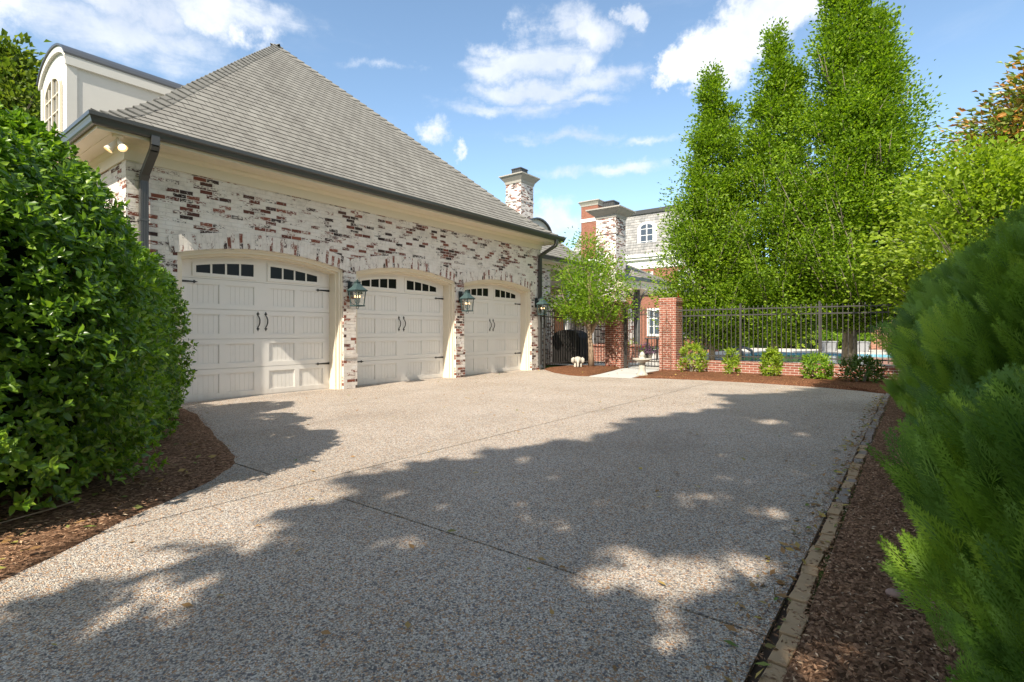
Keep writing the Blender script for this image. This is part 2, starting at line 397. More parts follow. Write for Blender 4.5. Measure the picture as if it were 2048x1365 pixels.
def glass(name, col, rough=.06):
    m, nt, p = newmat(name, rough, .9); p.inputs['Base Color'].default_value = (*col, 1); return m
M['glass'] = glass('dark_window_glass', (.010, .011, .012), .18); M['glass'].node_tree.nodes['Principled BSDF'].inputs['Specular IOR Level'].default_value = .16
M['bluewin'] = glass('sky_reflecting_glass', (.05, .07, .10), .08)
m, nt, p = newmat('clear_lantern_glass', .05, .5)
tr = N(nt, 'ShaderNodeBsdfTransparent'); gl = N(nt, 'ShaderNodeBsdfGlossy', {'Roughness': .08})
mx = N(nt, 'ShaderNodeMixShader', {0: .10}); nt.links.new(tr.outputs[0], mx.inputs[1]); nt.links.new(gl.outputs[0], mx.inputs[2])
nt.links.new(mx.outputs[0], nt.nodes['Material Output'].inputs['Surface']); M['lglass'] = m
def emit(name, col, s):
    m, nt, p = newmat(name); p.inputs['Base Color'].default_value = (*col, 1)
    p.inputs['Emission Color'].default_value = (*col, 1); p.inputs['Emission Strength'].default_value = s; return m
M['flame'] = emit('lit_bulb', (1, .62, .28), 3)
M['flood'] = emit('lit_flood_lamp', (1, .70, .38), 3)
# driveway aggregate
m, nt, p = newmat('exposed_aggregate', .75, .3); g = N(nt, 'ShaderNodeTexCoord').outputs['Object']
v = N(nt, 'ShaderNodeTexVoronoi', {'Vector': g, 'Scale': 160.0, 'Randomness': 1.0}, feature='F1')
v2 = N(nt, 'ShaderNodeTexVoronoi', {'Vector': g, 'Scale': 105.0}, feature='F1')
rnd = N(nt, 'ShaderNodeSeparateColor', {0: v.outputs['Color']})
pc = RAMP(nt, rnd.outputs[0], [(0, (.22, .20, .19)), (.16, (.38, .345, .32)), (.34, (.56, .50, .44)), (.52, (.66, .58, .49)), (.66, (.52, .31, .16)), (.78, (.70, .61, .50)), (.9, (.82, .77, .68)), (1, (.32, .20, .13))], 'CONSTANT')
rn2 = N(nt, 'ShaderNodeSeparateColor', {0: v2.outputs['Color']})
pc = MIX(nt, SMOOTH(nt, rn2.outputs[1], .75, .8), pc, RAMP(nt, rn2.outputs[0], [(0, (.16, .15, .16)), (.4, (.52, .30, .16)), (.7, (.74, .70, .65))], 'CONSTANT'))
gap = SMOOTH(nt, v.outputs['Distance'], .55, .80)
st = NOISE(nt, g, .7, 6, .6)
pc = MIX(nt, MATH(nt, 'MULTIPLY', gap, .55), pc, (.17, .15, .13, 1))
pc = MIX(nt, SMOOTH(nt, st, .25, .8), pc, MIX(nt, 1.0, pc, (.80, .77, .73, 1), 'MULTIPLY'))
st2 = NOISE(nt, VMUL(nt, g, (1.0, .28, 1)), 1.1, 6, .65); st3 = NOISE(nt, g, 3.1, 7, .7, .6)
pc = MIX(nt, MATH(nt, 'MULTIPLY', SMOOTH(nt, st2, .52, .72), .30), pc, (.20, .17, .145, 1))
pc = MIX(nt, MATH(nt, 'MULTIPLY', SMOOTH(nt, st3, .60, .74), .28), pc, (.15, .13, .11, 1))
nt.links.new(pc, p.inputs['Base Color'])
hh = MATH(nt, 'SUBTRACT', 1.0, v.outputs['Distance'])
bump(nt, p, hh, .9, .008); M['drive'] = m
# mulch
def mulchmat(name, a, b, c):
    m, nt, p = newmat(name, .95, .1); g = N(nt, 'ShaderNodeTexCoord').outputs['Object']
    v = N(nt, 'ShaderNodeTexVoronoi', {'Vector': VMUL(nt, g, (1, .55, 1)), 'Scale': 85.0}, feature='F1')
    r = N(nt, 'ShaderNodeSeparateColor', {0: v.outputs['Color']}).outputs[0]
    n = NOISE(nt, g, 2.2, 5, .6)
    c_ = MIX(nt, MATH(nt, 'MULTIPLY', n, .5), RAMP(nt, r, [(0, a), (.45, b), (.85, c), (1, tuple(min(1, x*1.6) for x in c))]), a+(1,))
    nt.links.new(c_, p.inputs['Base Color']); bump(nt, p, MATH(nt, 'ADD', NOISE(nt, g, 70, 5, .7), r), 1, .02); return m
M['mulch'] = mulchmat('shredded_bark_mulch', (.08, .044, .026), (.25, .135, .078), (.46, .27, .165))
M['mulchred'] = mulchmat('fresh_red_brown_mulch', (.08, .035, .018), (.20, .085, .042), (.32, .15, .08))
m, nt, p = newmat('bark_chip', .9, .1); r = N(nt, 'ShaderNodeNewGeometry').outputs['Random Per Island']
nt.links.new(RAMP(nt, r, [(0, (.10, .056, .034)), (.4, (.25, .14, .082)), (.8, (.40, .24, .145)), (.96, (.52, .36, .23)), (1, (.64, .52, .38))]), p.inputs['Base Color']); M['chip'] = m
m, nt, p = newmat('fallen_leaf', .7, .2); r = N(nt, 'ShaderNodeNewGeometry').outputs['Random Per Island']
nt.links.new(RAMP(nt, r, [(0, (.22, .12, .05)), (.4, (.34, .20, .08)), (.65, (.42, .33, .08)), (.8, (.12, .20, .04)), (1, (.30, .17, .09))]), p.inputs['Base Color']); M['litter'] = m
m, nt, p = newmat('lawn', .95, .1); g = N(nt, 'ShaderNodeTexCoord').outputs['Object']
nt.links.new(RAMP(nt, NOISE(nt, g, 3, 7, .7), [(.3, (.03, .06, .015)), (.7, (.09, .14, .03))]), p.inputs['Base Color']); M['lawn'] = m
m, nt, p = newmat('pool_water', .04, .6); g = N(nt, 'ShaderNodeTexCoord').outputs['Object']
nt.links.new(RAMP(nt, NOISE(nt, g, .8, 3), [(.35, (.06, .38, .44)), (.7, (.16, .58, .62))]), p.inputs['Base Color'])
bump(nt, p, NOISE(nt, g, 5, 4), .12, .02); M['water'] = m
m, nt, p = newmat('pool_tile', .3, .5); b = BRICK(nt, uvin(nt), .15, .15, .006, 0, 0)
nt.links.new(MIX(nt, b.outputs['Fac'], (.16, .34, .44, 1), (.6, .64, .66, 1)), p.inputs['Base Color']); M['tile'] = m
# foliage
M['laurel'] = leafmat('glossy_laurel_leaf', [(0, (.035, .085, .014)), (.35, (.085, .17, .020)), (.65, (.17, .29, .028)), (.985, (.34, .46, .05)), (1, (.50, .40, .06))], .32, .34, .5)
M['hornbeam'] = leafmat('hornbeam_leaf', [(0, (.050, .11, .010)), (.4, (.13, .225, .014)), (.75, (.22, .33, .018)), (1, (.33, .42, .03))], .5, .34)
M['maple'] = leafmat('fresh_green_leaf', [(0, (.06, .13, .012)), (.4, (.14, .25, .018)), (.8, (.24, .36, .025)), (1, (.38, .42, .03))], .5, .36)
M['lime'] = leafmat('yellow_green_leaf', [(0, (.10, .17, .012)), (.5, (.21, .30, .02)), (1, (.34, .42, .04))], .5, .36)
M['darkleaf'] = leafmat('deep_green_leaf', [(0, (.02, .05, .010)), (.5, (.05, .10, .016)), (1, (.12, .19, .03))], .45, .3)
M['magnolia'] = leafmat('magnolia_leaf', [(0, (.05, .10, .02)), (.35, (.12, .19, .03)), (.55, (.24, .24, .04)), (.72, (.42, .20, .05)), (1, (.36, .12, .03))], .35, .2, .5)
M['cedar'] = leafmat('arborvitae_spray', [(0, (.025, .065, .012)), (.35, (.075, .16, .018)), (.65, (.19, .32, .028)), (.92, (.42, .54, .05)), (1, (.28, .20, .07))], .55, .16, attr=True)
M['oak'] = leafmat('olive_green_leaf', [(0, (.04, .075, .012)), (.5, (.10, .15, .02)), (1, (.22, .26, .04))], .5, .3)
M['purple'] = leafmat('purple_flower', [(0, (.06, .08, .03)), (.5, (.12, .06, .12)), (1, (.22, .10, .22))], .5, .3)
# ================================================================== ground
def sheet(name, poly, z, mat):
    mb = MB(); mb.quad([(x, y, z) for x, y in poly]); o = mb.build(name, mat); return tag(o, kind='structure')
mb = MB(); mb.quad([(-600, -600, -.03), (600, -600, -.03), (600, 900, -.03), (-600, 900, -.03)])
tag(mb.build('ground', M['lawn']), kind='structure')
# driveway slabs between joints (an 8 mm open joint shows the dark sub-base)
mb = MB(); mb.quad([(-10.2, -9, -.022), (-.40, -9, -.022), (-.40, 14.2, -.022), (-10.2, 14.2, -.022)])
tag(mb.build('driveway_base', M['soil']), kind='structure')
mb = MB(); jx = [-9.9, -3.84, -.458]; jy = [-8.5, 2.25, 8.6, 14.1]
for i in range(2):
    for j in range(3): 
        if j == 2: ya, yb = jy[2]-.006, jy[3]
        else: ya, yb = jy[j], jy[j+1]
        mb.box(jx[i]+.008, ya+.008, -.02, jx[i+1]-.008, yb-.008, 0)
tag(mb.build('driveway', M['drive']), kind='structure')

def bed(name, poly, mat, h=.06, z0=.006, c=None, rings=7, sub=4):
    P = []
    for i in range(len(poly)):
        a = poly[i]; b = poly[(i+1) % len(poly)]
        for k in range(sub): P.append((a[0]+(b[0]-a[0])*k/sub, a[1]+(b[1]-a[1])*k/sub))
    if c is None: c = (sum(p[0] for p in P)/len(P), sum(p[1] for p in P)/len(P))
    mb = MB(); n = len(P); prof = [(1, -.025), (.995, z0), (.95, .35), (.85, .7), (.6, 1), (.3, 1), (.08, 1)]
    for s, zz in prof:
        for p in P:
            z = zz if zz < .1 else zz*h+random.uniform(-.006, .006)
            jit = random.uniform(-.012, .012) if s > .9 and s < 1.1 else 0
            mb.v.append((c[0]+(p[0]-c[0])*s+jit, c[1]+(p[1]-c[1])*s+jit, z))
    for i in range(len(prof)-1):
        for k in range(n):
            k2 = (k+1) % n; mb.f.append((i*n+k, i*n+k2, (i+1)*n+k2, (i+1)*n+k)); mb.uv.append(None); mb.mi.append(0)
    mb.f.append(tuple((len(prof)-1)*n+k for k in range(n))); mb.uv.append(None); mb.mi.append(0)
    return tag(mb.build(name, mat, smooth=True), kind='structure')
left_bed = [(-3.1, -4), (-3.3, 0), (-3.47, .49), (-4.09, 1.31), (-4.47, 1.88), (-4.9, 2.26), (-5.3, 2.42), (-5.8, 2.55), (-6.46, 2.73), (-7.4, 3.0), (-8.25, 3.25), (-9.0, 3.36), (-9.44, 3.34), (-9.44, 2.6), (-16, 2.6), (-16, -4)]
bed('mulch_bed', left_bed, M['mulch'], .07, c=(-7.2, .2))
fence_bed_a = [(-9.35, 13.82), (-8.95, 13.45), (-8.3, 12.85), (-7.6, 12.42), (-7.2, 12.33), (-6.95, 12.45), (-7.05, 13.2), (-7.35, 14.6), (-7.56, 15.5), (-7.56, 15.9), (-9.35, 15.9)]
bed('mulch_bed', fence_bed_a, M['mulchred'], .10, c=(-8.3, 14.3))
fence_bed_b = [(-5.78, 12.65), (-5.2, 12.95), (-4.2, 13.15), (-3.07, 13.18), (-1.63, 13.02), (-.9, 12.75), (-.45, 12.4), (-.35, 12.4), (.9, 12.4), (.9, 15.58), (-6.25, 15.58), (-6.2, 14.6), (-5.95, 13.6)]
bed('mulch_bed', fence_bed_b, M['mulchred'], .08, c=(-2.8, 14.3))
strip_bed = [(-.36, -3), (-.36, 12.5), (1.6, 12.5), (4.5, 12.5), (4.5, -3)]
bed('mulch_bed', strip_bed, M['mulch'], .035, c=(1.2, 5), sub=8)
mb = MB(); mb.prism([(-6.93, 12.42), (-5.80, 12.62), (-5.98, 13.6), (-6.22, 14.6), (-6.26, 16.0), (-7.52, 16.0), (-7.5, 15.4), (-7.3, 14.6), (-7.02, 13.2)], 'z', -.02, .012)
tag(mb.build('path', M['slatewalk']), kind='structure')
# patio beyond the gate, pool deck with the pool cut out of it
sheet('patio', [(-18, 16.0), (-6.0, 16.0), (-6.0, 34), (-18, 34)], .010, M['concrete'])
DK = .28
pool_out = [(-5.0, 18.1), (-.5, 18.1), (-.1, 26.0), (-4.3, 26.0), (-5.6, 25.2), (-5.5, 21.0)]
mb = MB()
ring_o = [(-6.0, 15.86), (6, 15.86), (6, 33), (-2.5, 33), (-7.3, 33), (-7.3, 18.2)]
outer = ring_o
for i in range(6):
    j = (i+1) % 6
    mb.quad([(*ring_o[i], DK), (*ring_o[j], DK), (*pool_out[j], DK), (*pool_out[i], DK)])
for i in range(6):
    j = (i+1) % 6; mb.quad([(*outer[i], -.02), (*outer[j], -.02), (*outer[j], DK), (*outer[i], DK)])
tag(mb.build('pool_deck', M['concrete']), kind='structure')
mb = MB()
for i in range(6):
    j = (i+1) % 6
    mb.quad([(*pool_out[i], -.8), (*pool_out[j], -.8), (*pool_out[j], DK-.004), (*pool_out[i], DK-.004)])
tag(mb.build('pool_wall', M['tile']), kind='structure')
mb = MB(); mb.quad([(*p, .225) for p in pool_out]); tag(mb.build('pool_water', M['water']), kind='structure')

# ================================================================== garage
WX, GY0, GY1, GXB = -9.46, 2.72, 13.79, -21.3
OPEN = [(3.42, 6.53), (6.84, 9.90), (10.22, 13.29)]
ZS, ZR = 2.49, .20
def arc(y, o, dz=0.0, e=0.0):
    c = (o[0]+o[1])/2; h = (o[1]-o[0])/2; s = (y-c)/h
    return ZS+ZR*(1-s*s)+dz
garage = thing('garage', 'three door garage of lime washed brick with a steep grey shingled hip roof', 'garage', (WX, 8.25, 0))
mb = MB(); poly = [(GY0, -.05)]
for o in OPEN:
    poly.append((o[0], -.05))
    for k in range(21):
        y = o[0]+(o[1]-o[0])*k/20; poly.append((y, arc(y, o)))
    poly.append((o[1], -.05))
poly += [(GY1, -.05), (GY1, 4.0), (GY0, 4.0)]
mb.prism(poly, 'x', WX, WX-.42)
mb.box(GXB, GY0+.001, -.05, WX-.421, GY0+.3, 4.0)
mb.box(GXB, GY1-.3, -.05, WX-.421, GY1-.001, 4.0)
mb.box(GXB, GY0+.3, -.05, GXB+.3, GY1-.3, 4.0)
mb.build('wall', M['smear'], garage)
# projecting brick bases of the piers with a rowlock cap
piers = [(GY0-.02, 3.42), (6.53, 6.84), (9.90, 10.22), (13.29, GY1+.02)]
for a, b in piers:
    mb = MB()
    e0 = a if a == GY0-.02 else a-.012; e1 = b if b == GY1+.02 else b+.012
    mb.box(WX-.40, e0, -.04, WX+.025, e1, .655)
    mb.box(WX-.30, e0-.004, .655, WX+.042, e1+.004, .735)
    mb.box(WX-.20, a+.003 if a > GY0 else a+.015, .735, WX+.006, b-.003 if b < GY1 else b-.015, 2.0)
    mb.build('pier', M['smear_pier'], garage)
# soldier arches, radial bricks via their own uv
for o in OPEN:
    mb = MB(); n = 40; T = .27; ya, yb = o[0]-.10, o[1]+.10
    for k in range(n):
        y0 = ya+(yb-ya)*k/n; y1 = ya+(yb-ya)*(k+1)/n
        def z(y): 
            yy = min(max(y, o[0]), o[1]); base = arc(yy, o); 
            c = (o[0]+o[1])/2; sl_ = -2*ZR/((o[1]-o[0])/2)
            return base + (0 if yy == y else (abs(y-yy))*sl_)
        c = (o[0]+o[1])/2; fan = .045/1.65
        def up(y): return (y+(y-c)*fan, z(y)+T)
        a0, a1 = (y0, z(y0)), (y1, z(y1)); b0, b1 = up(y0), up(y1)
        X = WX+.012; u0, u1 = (y0-ya), (y1-ya)
        mb.quad([(X, *a0), (X, *a1), (X, *b1), (X, *b0)], [(.0, u0), (.0, u1), (.27, u1), (.27, u0)])
        mb.quad([(X, *b0), (X, *b1), (WX-.05, *b1), (WX-.05, *b0)]); mb.quad([(X, *a1), (X, *a0), (WX-.05, *a0), (WX-.05, *a1)])
    mb.build('brick_arch', M['smear_arch'], garage)
# cream casing that lines each opening, then the doors
DX = -9.80
def arched(y0, y1, zlo, o, dz, n=16):
    return [(y0, zlo)]+[(y1, zlo)]+[(y1+(y0-y1)*k/n, arc(y1+(y0-y1)*k/n, o, dz)) for k in range(n+1)]
def casing(o, t0, t1, x0, x1, mbx):
    """u shaped board between inset t0 (outer) and t1 (inner)"""
    n = 20; outp = [(o[0]+t0, -.0)]; inp = []
    for k in range(n+1):
        y = o[0]+t0+(o[1]-o[0]-2*t0)*k/n; outp.append((y, arc(y, o, -t0)))
    outp.append((o[1]-t0, -.0))
    inp.append((o[1]-t1, -.0))
    for k in range(n+1):
        y = o[1]-t1-(o[1]-o[0]-2*t1)*k/n; inp.append((y, arc(y, o, -t1)))
    inp.append((o[0]+t1, -.0))
    # strip of quads, extruded by hand to stay convex
    mid_o = outp; mid_i = list(reversed(inp))
    for k in range(len(mid_o)-1):
        a, b, c, d = mid_o[k], mid_o[k+1], mid_i[k+1], mid_i[k]
        mbx.quad([(x0, *a), (x0, *b), (x0, *c), (x0, *d)])
        mbx.quad([(x0, *d), (x0, *c), (x1, *c), (x1, *d)])
        mbx.quad([(x0, *b), (x0, *a), (x1, *a), (x1, *b)])
for di, o in enumerate(OPEN):
    mb = MB(); casing(o, -.002, .035, WX-.035, DX-.05, mb); casing(o, .035, .075, WX-.06, DX-.05, mb); casing(o, .075, .115, WX-.13, DX-.05, mb)
    mb.build('door_casing', M['cream'], garage)
    y0, y1 = o[0]+.095, o[1]-.095; c = (y0+y1)/2
    mb = MB(); mb.prism(arched(y0, y1, .012, o, -.09), 'x', DX-.05, DX-.0222)
    S = .528
    prow = [(c-1.295, c-.76), (c-.665, c-.14), (c+.14, c+.665), (c+.76, c+1.295)]
    for r in range(4):
        za, zb = .015+r*S+.0035, .015+(r+1)*S-.0035; pa, pb = za+.085, zb-.085
        X0, X1 = DX-.022, DX
        mb.box(X0, y0, za, X1, y1, pa); mb.box(X0, y0, pb, X1, y1, zb)
        ys = [y0]+[v for q in prow for v in q]+[y1]
        for k in range(0, len(ys), 2): mb.box(X0, ys[k], pa+.0002, X1, ys[k+1], pb-.0002)
        for a, b in prow:
            w_ = (b-a-.03)/6
            for k in range(6): mb.box(X0, a+.015+k*w_+.003, pa+.014, X0+.0035, a+.015+(k+1)*w_-.002, pb-.014)
            # bead moulding round the panel
            mb.box(X0, a, pa, DX-.005, a+.012, pb); mb.box(X0, b-.012, pa, DX-.005, b, pb)
            mb.box(X0, a+.012, pa, DX-.005, b-.012, pa+.012); mb.box(X0, a+.012, pb-.012, DX-.005, b-.012, pb)
    mb.prism(arched(y0, y1, .015+4*S+.0025, o, -.09), 'x', DX-.022, DX)
    mb.box(DX-.03, y0, -.004, DX-.002, y1, .013)
    door = mb.build('garage_door', M['door'], garage)
    for s in (-1, 1):
        ya, yb = (c-1.15, c-.16) if s < 0 else (c+.16, c+1.15)
        zl = 2.225; top = lambda y: arc(y, o, -.225)-.012
        mb = MB()
        def bar(p, q, za0, za1, zb0, zb1, xf):
            mb.prism([(p, za0), (q, zb0), (q, zb1), (p, za1)], 'x', DX+.0006, xf)
        fo = .06
        bar(ya-fo, yb+fo, zl-fo, zl-.0, zl-fo, zl, DX+.016)
        n = 10
        for k in range(n):
            p = ya-fo+(yb-ya+2*fo)*k/n; q = ya-fo+(yb-ya+2*fo)*(k+1)/n
            bar(p, q, top(p), top(p)+fo, top(q), top(q)+fo, DX+.016)
        bar(ya-fo, ya, zl+.0003, top(ya-fo/2)-.002, zl+.0003, top(ya)-.002, DX+.0156)
        bar(yb, yb+fo, zl+.0003, top(yb)-.002, zl+.0003, top(yb+fo/2)-.002, DX+.0156)
        for k in (1, 2, 3):
            m_ = ya+(yb-ya)*k/4; bar(m_-.016, m_+.016, zl+.0003, top(m_)-.002, zl+.0003, top(m_)-.002, DX+.013)
        mb.build('window_frame', M['door'], door)
        mb = MB(); pts = [(ya, zl), (yb, zl)]+[(yb+(ya-yb)*k/10, top(yb+(ya-yb)*k/10)) for k in range(11)]
        mb.prism(pts, 'x', DX+.0003, DX+.004); mb.build('window_pane', M['glass'], door)
        # handle: curved pull with fleur ends
        hy = c+s*.075; mb = MB(); H0, H1 = 1.255, 1.535
        for zt, sg in ((H1, 1), (H0, -1)):
            mb.prism([(hy, zt+sg*.045), (hy-.012, zt+sg*.012), (hy-.026, zt+sg*.006), (hy-.020, zt-sg*.012), (hy-.008, zt-sg*.014), (hy-.008, zt-sg*.04), (hy+.008, zt-sg*.04), (hy+.008, zt-sg*.014), (hy+.020, zt-sg*.012), (hy+.026, zt+sg*.006), (hy+.012, zt+sg*.012)], 'x', DX+.0005, DX+.012)
        mb.tube([(DX+.01, hy, H1-.03), (DX+.035, hy+.006, H1-.06), (DX+.055, hy+.012, H1-.11), (DX+.055, hy+.010, H0+.11), (DX+.035, hy+.004, H0+.06), (DX+.01, hy, H0+.03)], [.008, .010, .011, .011, .010, .008], 8)
        mb.build('handle', M['iron'], door, smooth=False)
        for zh in (2.062, .535):
            e = y0 if s < 0 else y1; d = -s; mb = MB()
            mb.prism([(e, zh-.022), (e+d*.27, zh-.011), (e+d*.275, zh-.026), (e+d*.293, zh-.026), (e+d*.30, zh-.014), (e+d*.345, zh), (e+d*.30, zh+.014), (e+d*.293, zh+.026), (e+d*.275, zh+.026), (e+d*.27, zh+.011), (e, zh+.022)], 'x', DX+.0005, DX+.009)
            mb.build('hinge', M['iron'], door)
# cornice
mb = MB(); mb.sweep(GXB, WX, GY0, GY1, [(0.0, 3.80), (.028, 3.80), (.028, 3.955), (.034, 3.965), (.05, 3.975), (.075, 4.0), (.09, 4.03), (.28, 4.033), (.284, 4.038), (.45, 4.038), (.45, 4.02), (.475, 4.02), (.475, 4.08), (.49, 4.09), (.49, 4.19)])
mb.build('cornice', M['cream'], garage)
mb = MB(); mb.sweep(GXB, WX, GY0, GY1, [(.492, 4.215), (.492, 4.062), (.515, 4.056), (.535, 4.060), (.550, 4.082), (.560, 4.120), (.572, 4.150), (.586, 4.165), (.590, 4.215), (.580, 4.218), (.576, 4.205), (.56, 4.18), (.50, 4.08)])
mb.build('gutter', M['gutter'], garage)
# roof
prof_t = [0, .02, .05, .1, .2, .3, .5, .7, 1.0]; prof_z = [4.175, 4.225, 4.335, 4.56, 5.10, 5.71, 6.92, 8.13, 9.90]
zt = lambda t: float(np.interp(t, prof_t, prof_z))
def hip_roof(parent, x0, x1, y0, y1, ix, iy, zf, K, row, mat, sides=(0, 1, 2, 3), caps=(0, 1, 2, 3), capmat=None, name='roof', butt=.012, capw=.20, scalex=1.0):
    """shingle courses as real overlapping strips"""
    def rect(t): return (x0+ix*t, x1-ix*t, y0+iy*t, y1-iy*t, zf(t))
    mb = MB()
    for k in range(K):
        a = rect(k/K); b = rect((k+1)/K)
        for s in sides:
            if s == 0: A, B, C, D_ = (a[0], a[2]), (a[1], a[2]), (b[1], b[2]), (b[0], b[2]); nx, ny = 0, -1; ci = 0
            if s == 1: A, B, C, D_ = (a[1], a[2]), (a[1], a[3]), (b[1], b[3]), (b[1], b[2]); nx, ny = 1, 0; ci = 1
            if s == 2: A, B, C, D_ = (a[1], a[3]), (a[0], a[3]), (b[0], b[3]), (b[1], b[3]); nx, ny = 0, 1; ci = 0
            if s == 3: A, B, C, D_ = (a[0], a[3]), (a[0], a[2]), (b[0], b[2]), (b[0], b[3]); nx, ny = -1, 0; ci = 1
            e = butt; px, py = nx*e*.7, ny*e*.7
            A2 = (A[0]+px, A[1]+py, a[4]+e*.7); B2 = (B[0]+px, B[1]+py, a[4]+e*.7)
            v0, v1 = k*row+.0015, (k+1)*row-.0015
            mb.quad([A2, B2, (*C, b[4]), (*D_, b[4])], [(A[ci]*scalex, v0), (B[ci]*scalex, v0), (C[ci]*scalex, v1), (D_[ci]*scalex, v1)])
            mb.quad([(*A, a[4]), (*B, a[4]), B2, A2], [(A[ci], v0+.01), (B[ci], v0+.01), (B[ci], v0+.012), (A[ci], v0+.012)])
    a = rect(0); mb.quad([(a[0], a[2], a[4]-.01), (a[0], a[3], a[4]-.01), (a[1], a[3], a[4]-.01), (a[1], a[2], a[4]-.01)])
    roof = mb.build(name, mat, parent)
    mc = MB()
    for c in caps:
        sx, sy = [(-1, -1), (1, -1), (1, 1), (-1, 1)][c]
        kk = K
        for k in range(kk):
            t0, t1 = k/kk, min(1, (k+1.25)/kk)
            def P(t, lift):
                r = rect(t); x = r[1] if sx > 0 else r[0]; y = r[3] if sy > 0 else r[2]; return Vector((x, y, r[4]+lift))
            p0, p1 = P(t0, .075), P(t1, .035); d = (p1-p0).normalized()
            # arms run down each face
            slx = Vector((0, -sy*1.0, 0)); fx = Vector((-sx, 0, 0)); fy = Vector((0, -sy, 0))
            dp_ = .045
            l0 = p0+fx*capw-Vector((0, 0, dp_)); r0 = p0+fy*capw-Vector((0, 0, dp_)); l1 = p1+fx*capw-Vector((0, 0, dp_)); r1 = p1+fy*capw-Vector((0, 0, dp_))
            u = k*.3
            mc.quad([p0, l0, l1, p1], [(u, .01), (u+.13, .01), (u+.13, .13), (u, .13)]); mc.quad([r0, p0, p1, r1], [(u, .01), (u+.13, .01), (u+.13, .13), (u, .13)])
            th = Vector((0, 0, .022)); mc.quad([p0-th, l0-th, l0, p0]); mc.quad([r0-th, p0-th, p0, r0])
    if caps: mc.build('ridge_cap', capmat or mat, roof)
    return roof
hip_roof(garage, -21.86, -8.90, 2.16, 14.35, 6.48, 6.095, zt, 43, .202, M['shingle'])
# downspouts
def downspout(y, xw, zt_, flip=1, y2=None):
    mb = MB(); y2 = y if y2 is None else y2
    pts = [(xw+.53, y2, 4.10), (xw+.53, y2, 3.96), (xw+.50, y2+(y-y2)*.1, 3.90), (xw+.12, y, 3.62), (xw+.075, y, 3.52), (xw+.075, y, .16), (xw+.13, y, .05)]
    W, Dp_ = .055, .038
    for i in range(len(pts)-1):
        a, b = Vector(pts[i]), Vector(pts[i+1])
        dz = (b-a).normalized(); fn = Vector((-dz.z, 0, dz.x)); fn = fn.normalized() if fn.length > 1e-4 else Vector((1, 0, 0))
        if abs(fn.x) < .05: fn = Vector((1, 0, 0))
        ring = lambda p: [p+Vector((0, -W, 0))-fn*Dp_, p+Vector((0, W, 0))-fn*Dp_, p+Vector((0, W, 0))+fn*Dp_, p+Vector((0, -W, 0))+fn*Dp_]
        r0, r1 = ring(a), ring(b)
        for k in range(4):
            k2 = (k+1) % 4; mb.quad([r0[k], r0[k2], r1[k2], r1[k]])
    for k in range(3): mb.box(xw+.113, y-.04+k*.032, .3, xw+.119, y-.026+k*.032, 3.5)
    for z in (2.9, 1.3): mb.box(xw-.0, y-.062, z, xw+.1225, y+.062, z+.03)
    return mb.build('downspout', M['gutter'], garage)
downspout(2.93, WX, 4.1); downspout(13.66, WX, 4.1, y2=13.9)
# dormer on the side roof
dx0, dx1, dy = -16.1, -13.9, 3.0
mb = MB(); prof = []
zsd, rd = 6.95, .58
def darc(x): s = (x-(dx0+dx1)/2)/((dx1-dx0)/2); return zsd+rd*math.sqrt(max(0, 1-(s*.93)**2))-rd*math.sqrt(1-.93**2)+.0
N_ = 20
poly = [(dx0, 4.4), (dx1, 4.4)]+[(dx1+(dx0-dx1)*k/N_, darc(dx1+(dx0-dx1)*k/N_)) for k in range(N_+1)]
mb.prism(poly, 'y', dy, 6.6)
dormer = mb.build('dormer', M['stucco'], garage)
mb = MB()  # curved roof sheet and fascia
for k in range(N_):
    xa = dx0-.07+(dx1-dx0+.14)*k/N_; xb = dx0-.07+(dx1-dx0+.14)*(k+1)/N_
    f = lambda x: darc(min(max(x, dx0), dx1))-(max(0, abs(x-(dx0+dx1)/2)-(dx1-dx0)/2))*.9
    za, zb = f(xa), f(xb)
    mb.prism([(xa, za+.035), (xb, zb+.035), (xb, zb+.075), (xa, za+.075)], 'y', dy-.09, 6.9)
mb.build('curved_roof', M['gutter'], dormer)
mb = MB()
for k in range(N_):
    xa = dx0-.05+(dx1-dx0+.10)*k/N_; xb = dx0-.05+(dx1-dx0+.10)*(k+1)/N_
    za, zb = f(xa), f(xb)
    mb.prism([(xa, za-.10), (xb, zb-.10), (xb, zb+.033), (xa, za+.033)], 'y', dy-.06, dy-.001)
mb.box(dx1+.001, dy-.06, 6.72, dx1+.06, 6.8, 6.93); mb.box(dx1+.001, dy-.03, 4.5, dx1+.022, dy+.14, 6.719)
mb.box(dx0, dy-.025, 4.5, dx0+.16, dy-.001, 6.8); mb.box(dx1-.16, dy-.025, 4.5, dx1, dy-.001, 6.8)
mb.build('fascia', M['stucco'], dormer)
for k in range(5): MB().box(-15.14, 3.7+k*.62, darc(-15)+.07, -14.86, 3.86+k*.62, darc(-15)+.135).build('roof_clip', M['shingle'], dormer)
wx0, wx1 = -15.62, -14.38
wz = lambda x: 6.35+.42*math.sqrt(max(0, 1-((x+15)/.62*.97)**2))
mb = MB(); pts = [(wx0, 4.75), (wx1, 4.75)]+[(wx1+(wx0-wx1)*k/12, wz(wx1+(wx0-wx1)*k/12)) for k in range(13)]
mb.prism(pts, 'y', dy-.006, dy-.002); mb.build('window_pane', M['bluewin'], dormer)
mb = MB()
for k in range(12):
    xa = wx0+(wx1-wx0)*k/12; xb = wx0+(wx1-wx0)*(k+1)/12
    mb.prism([(xa, wz(xa)-.06), (xb, wz(xb)-.06), (xb, wz(xb)+.07), (xa, wz(xa)+.07)], 'y', dy-.05, dy-.007)
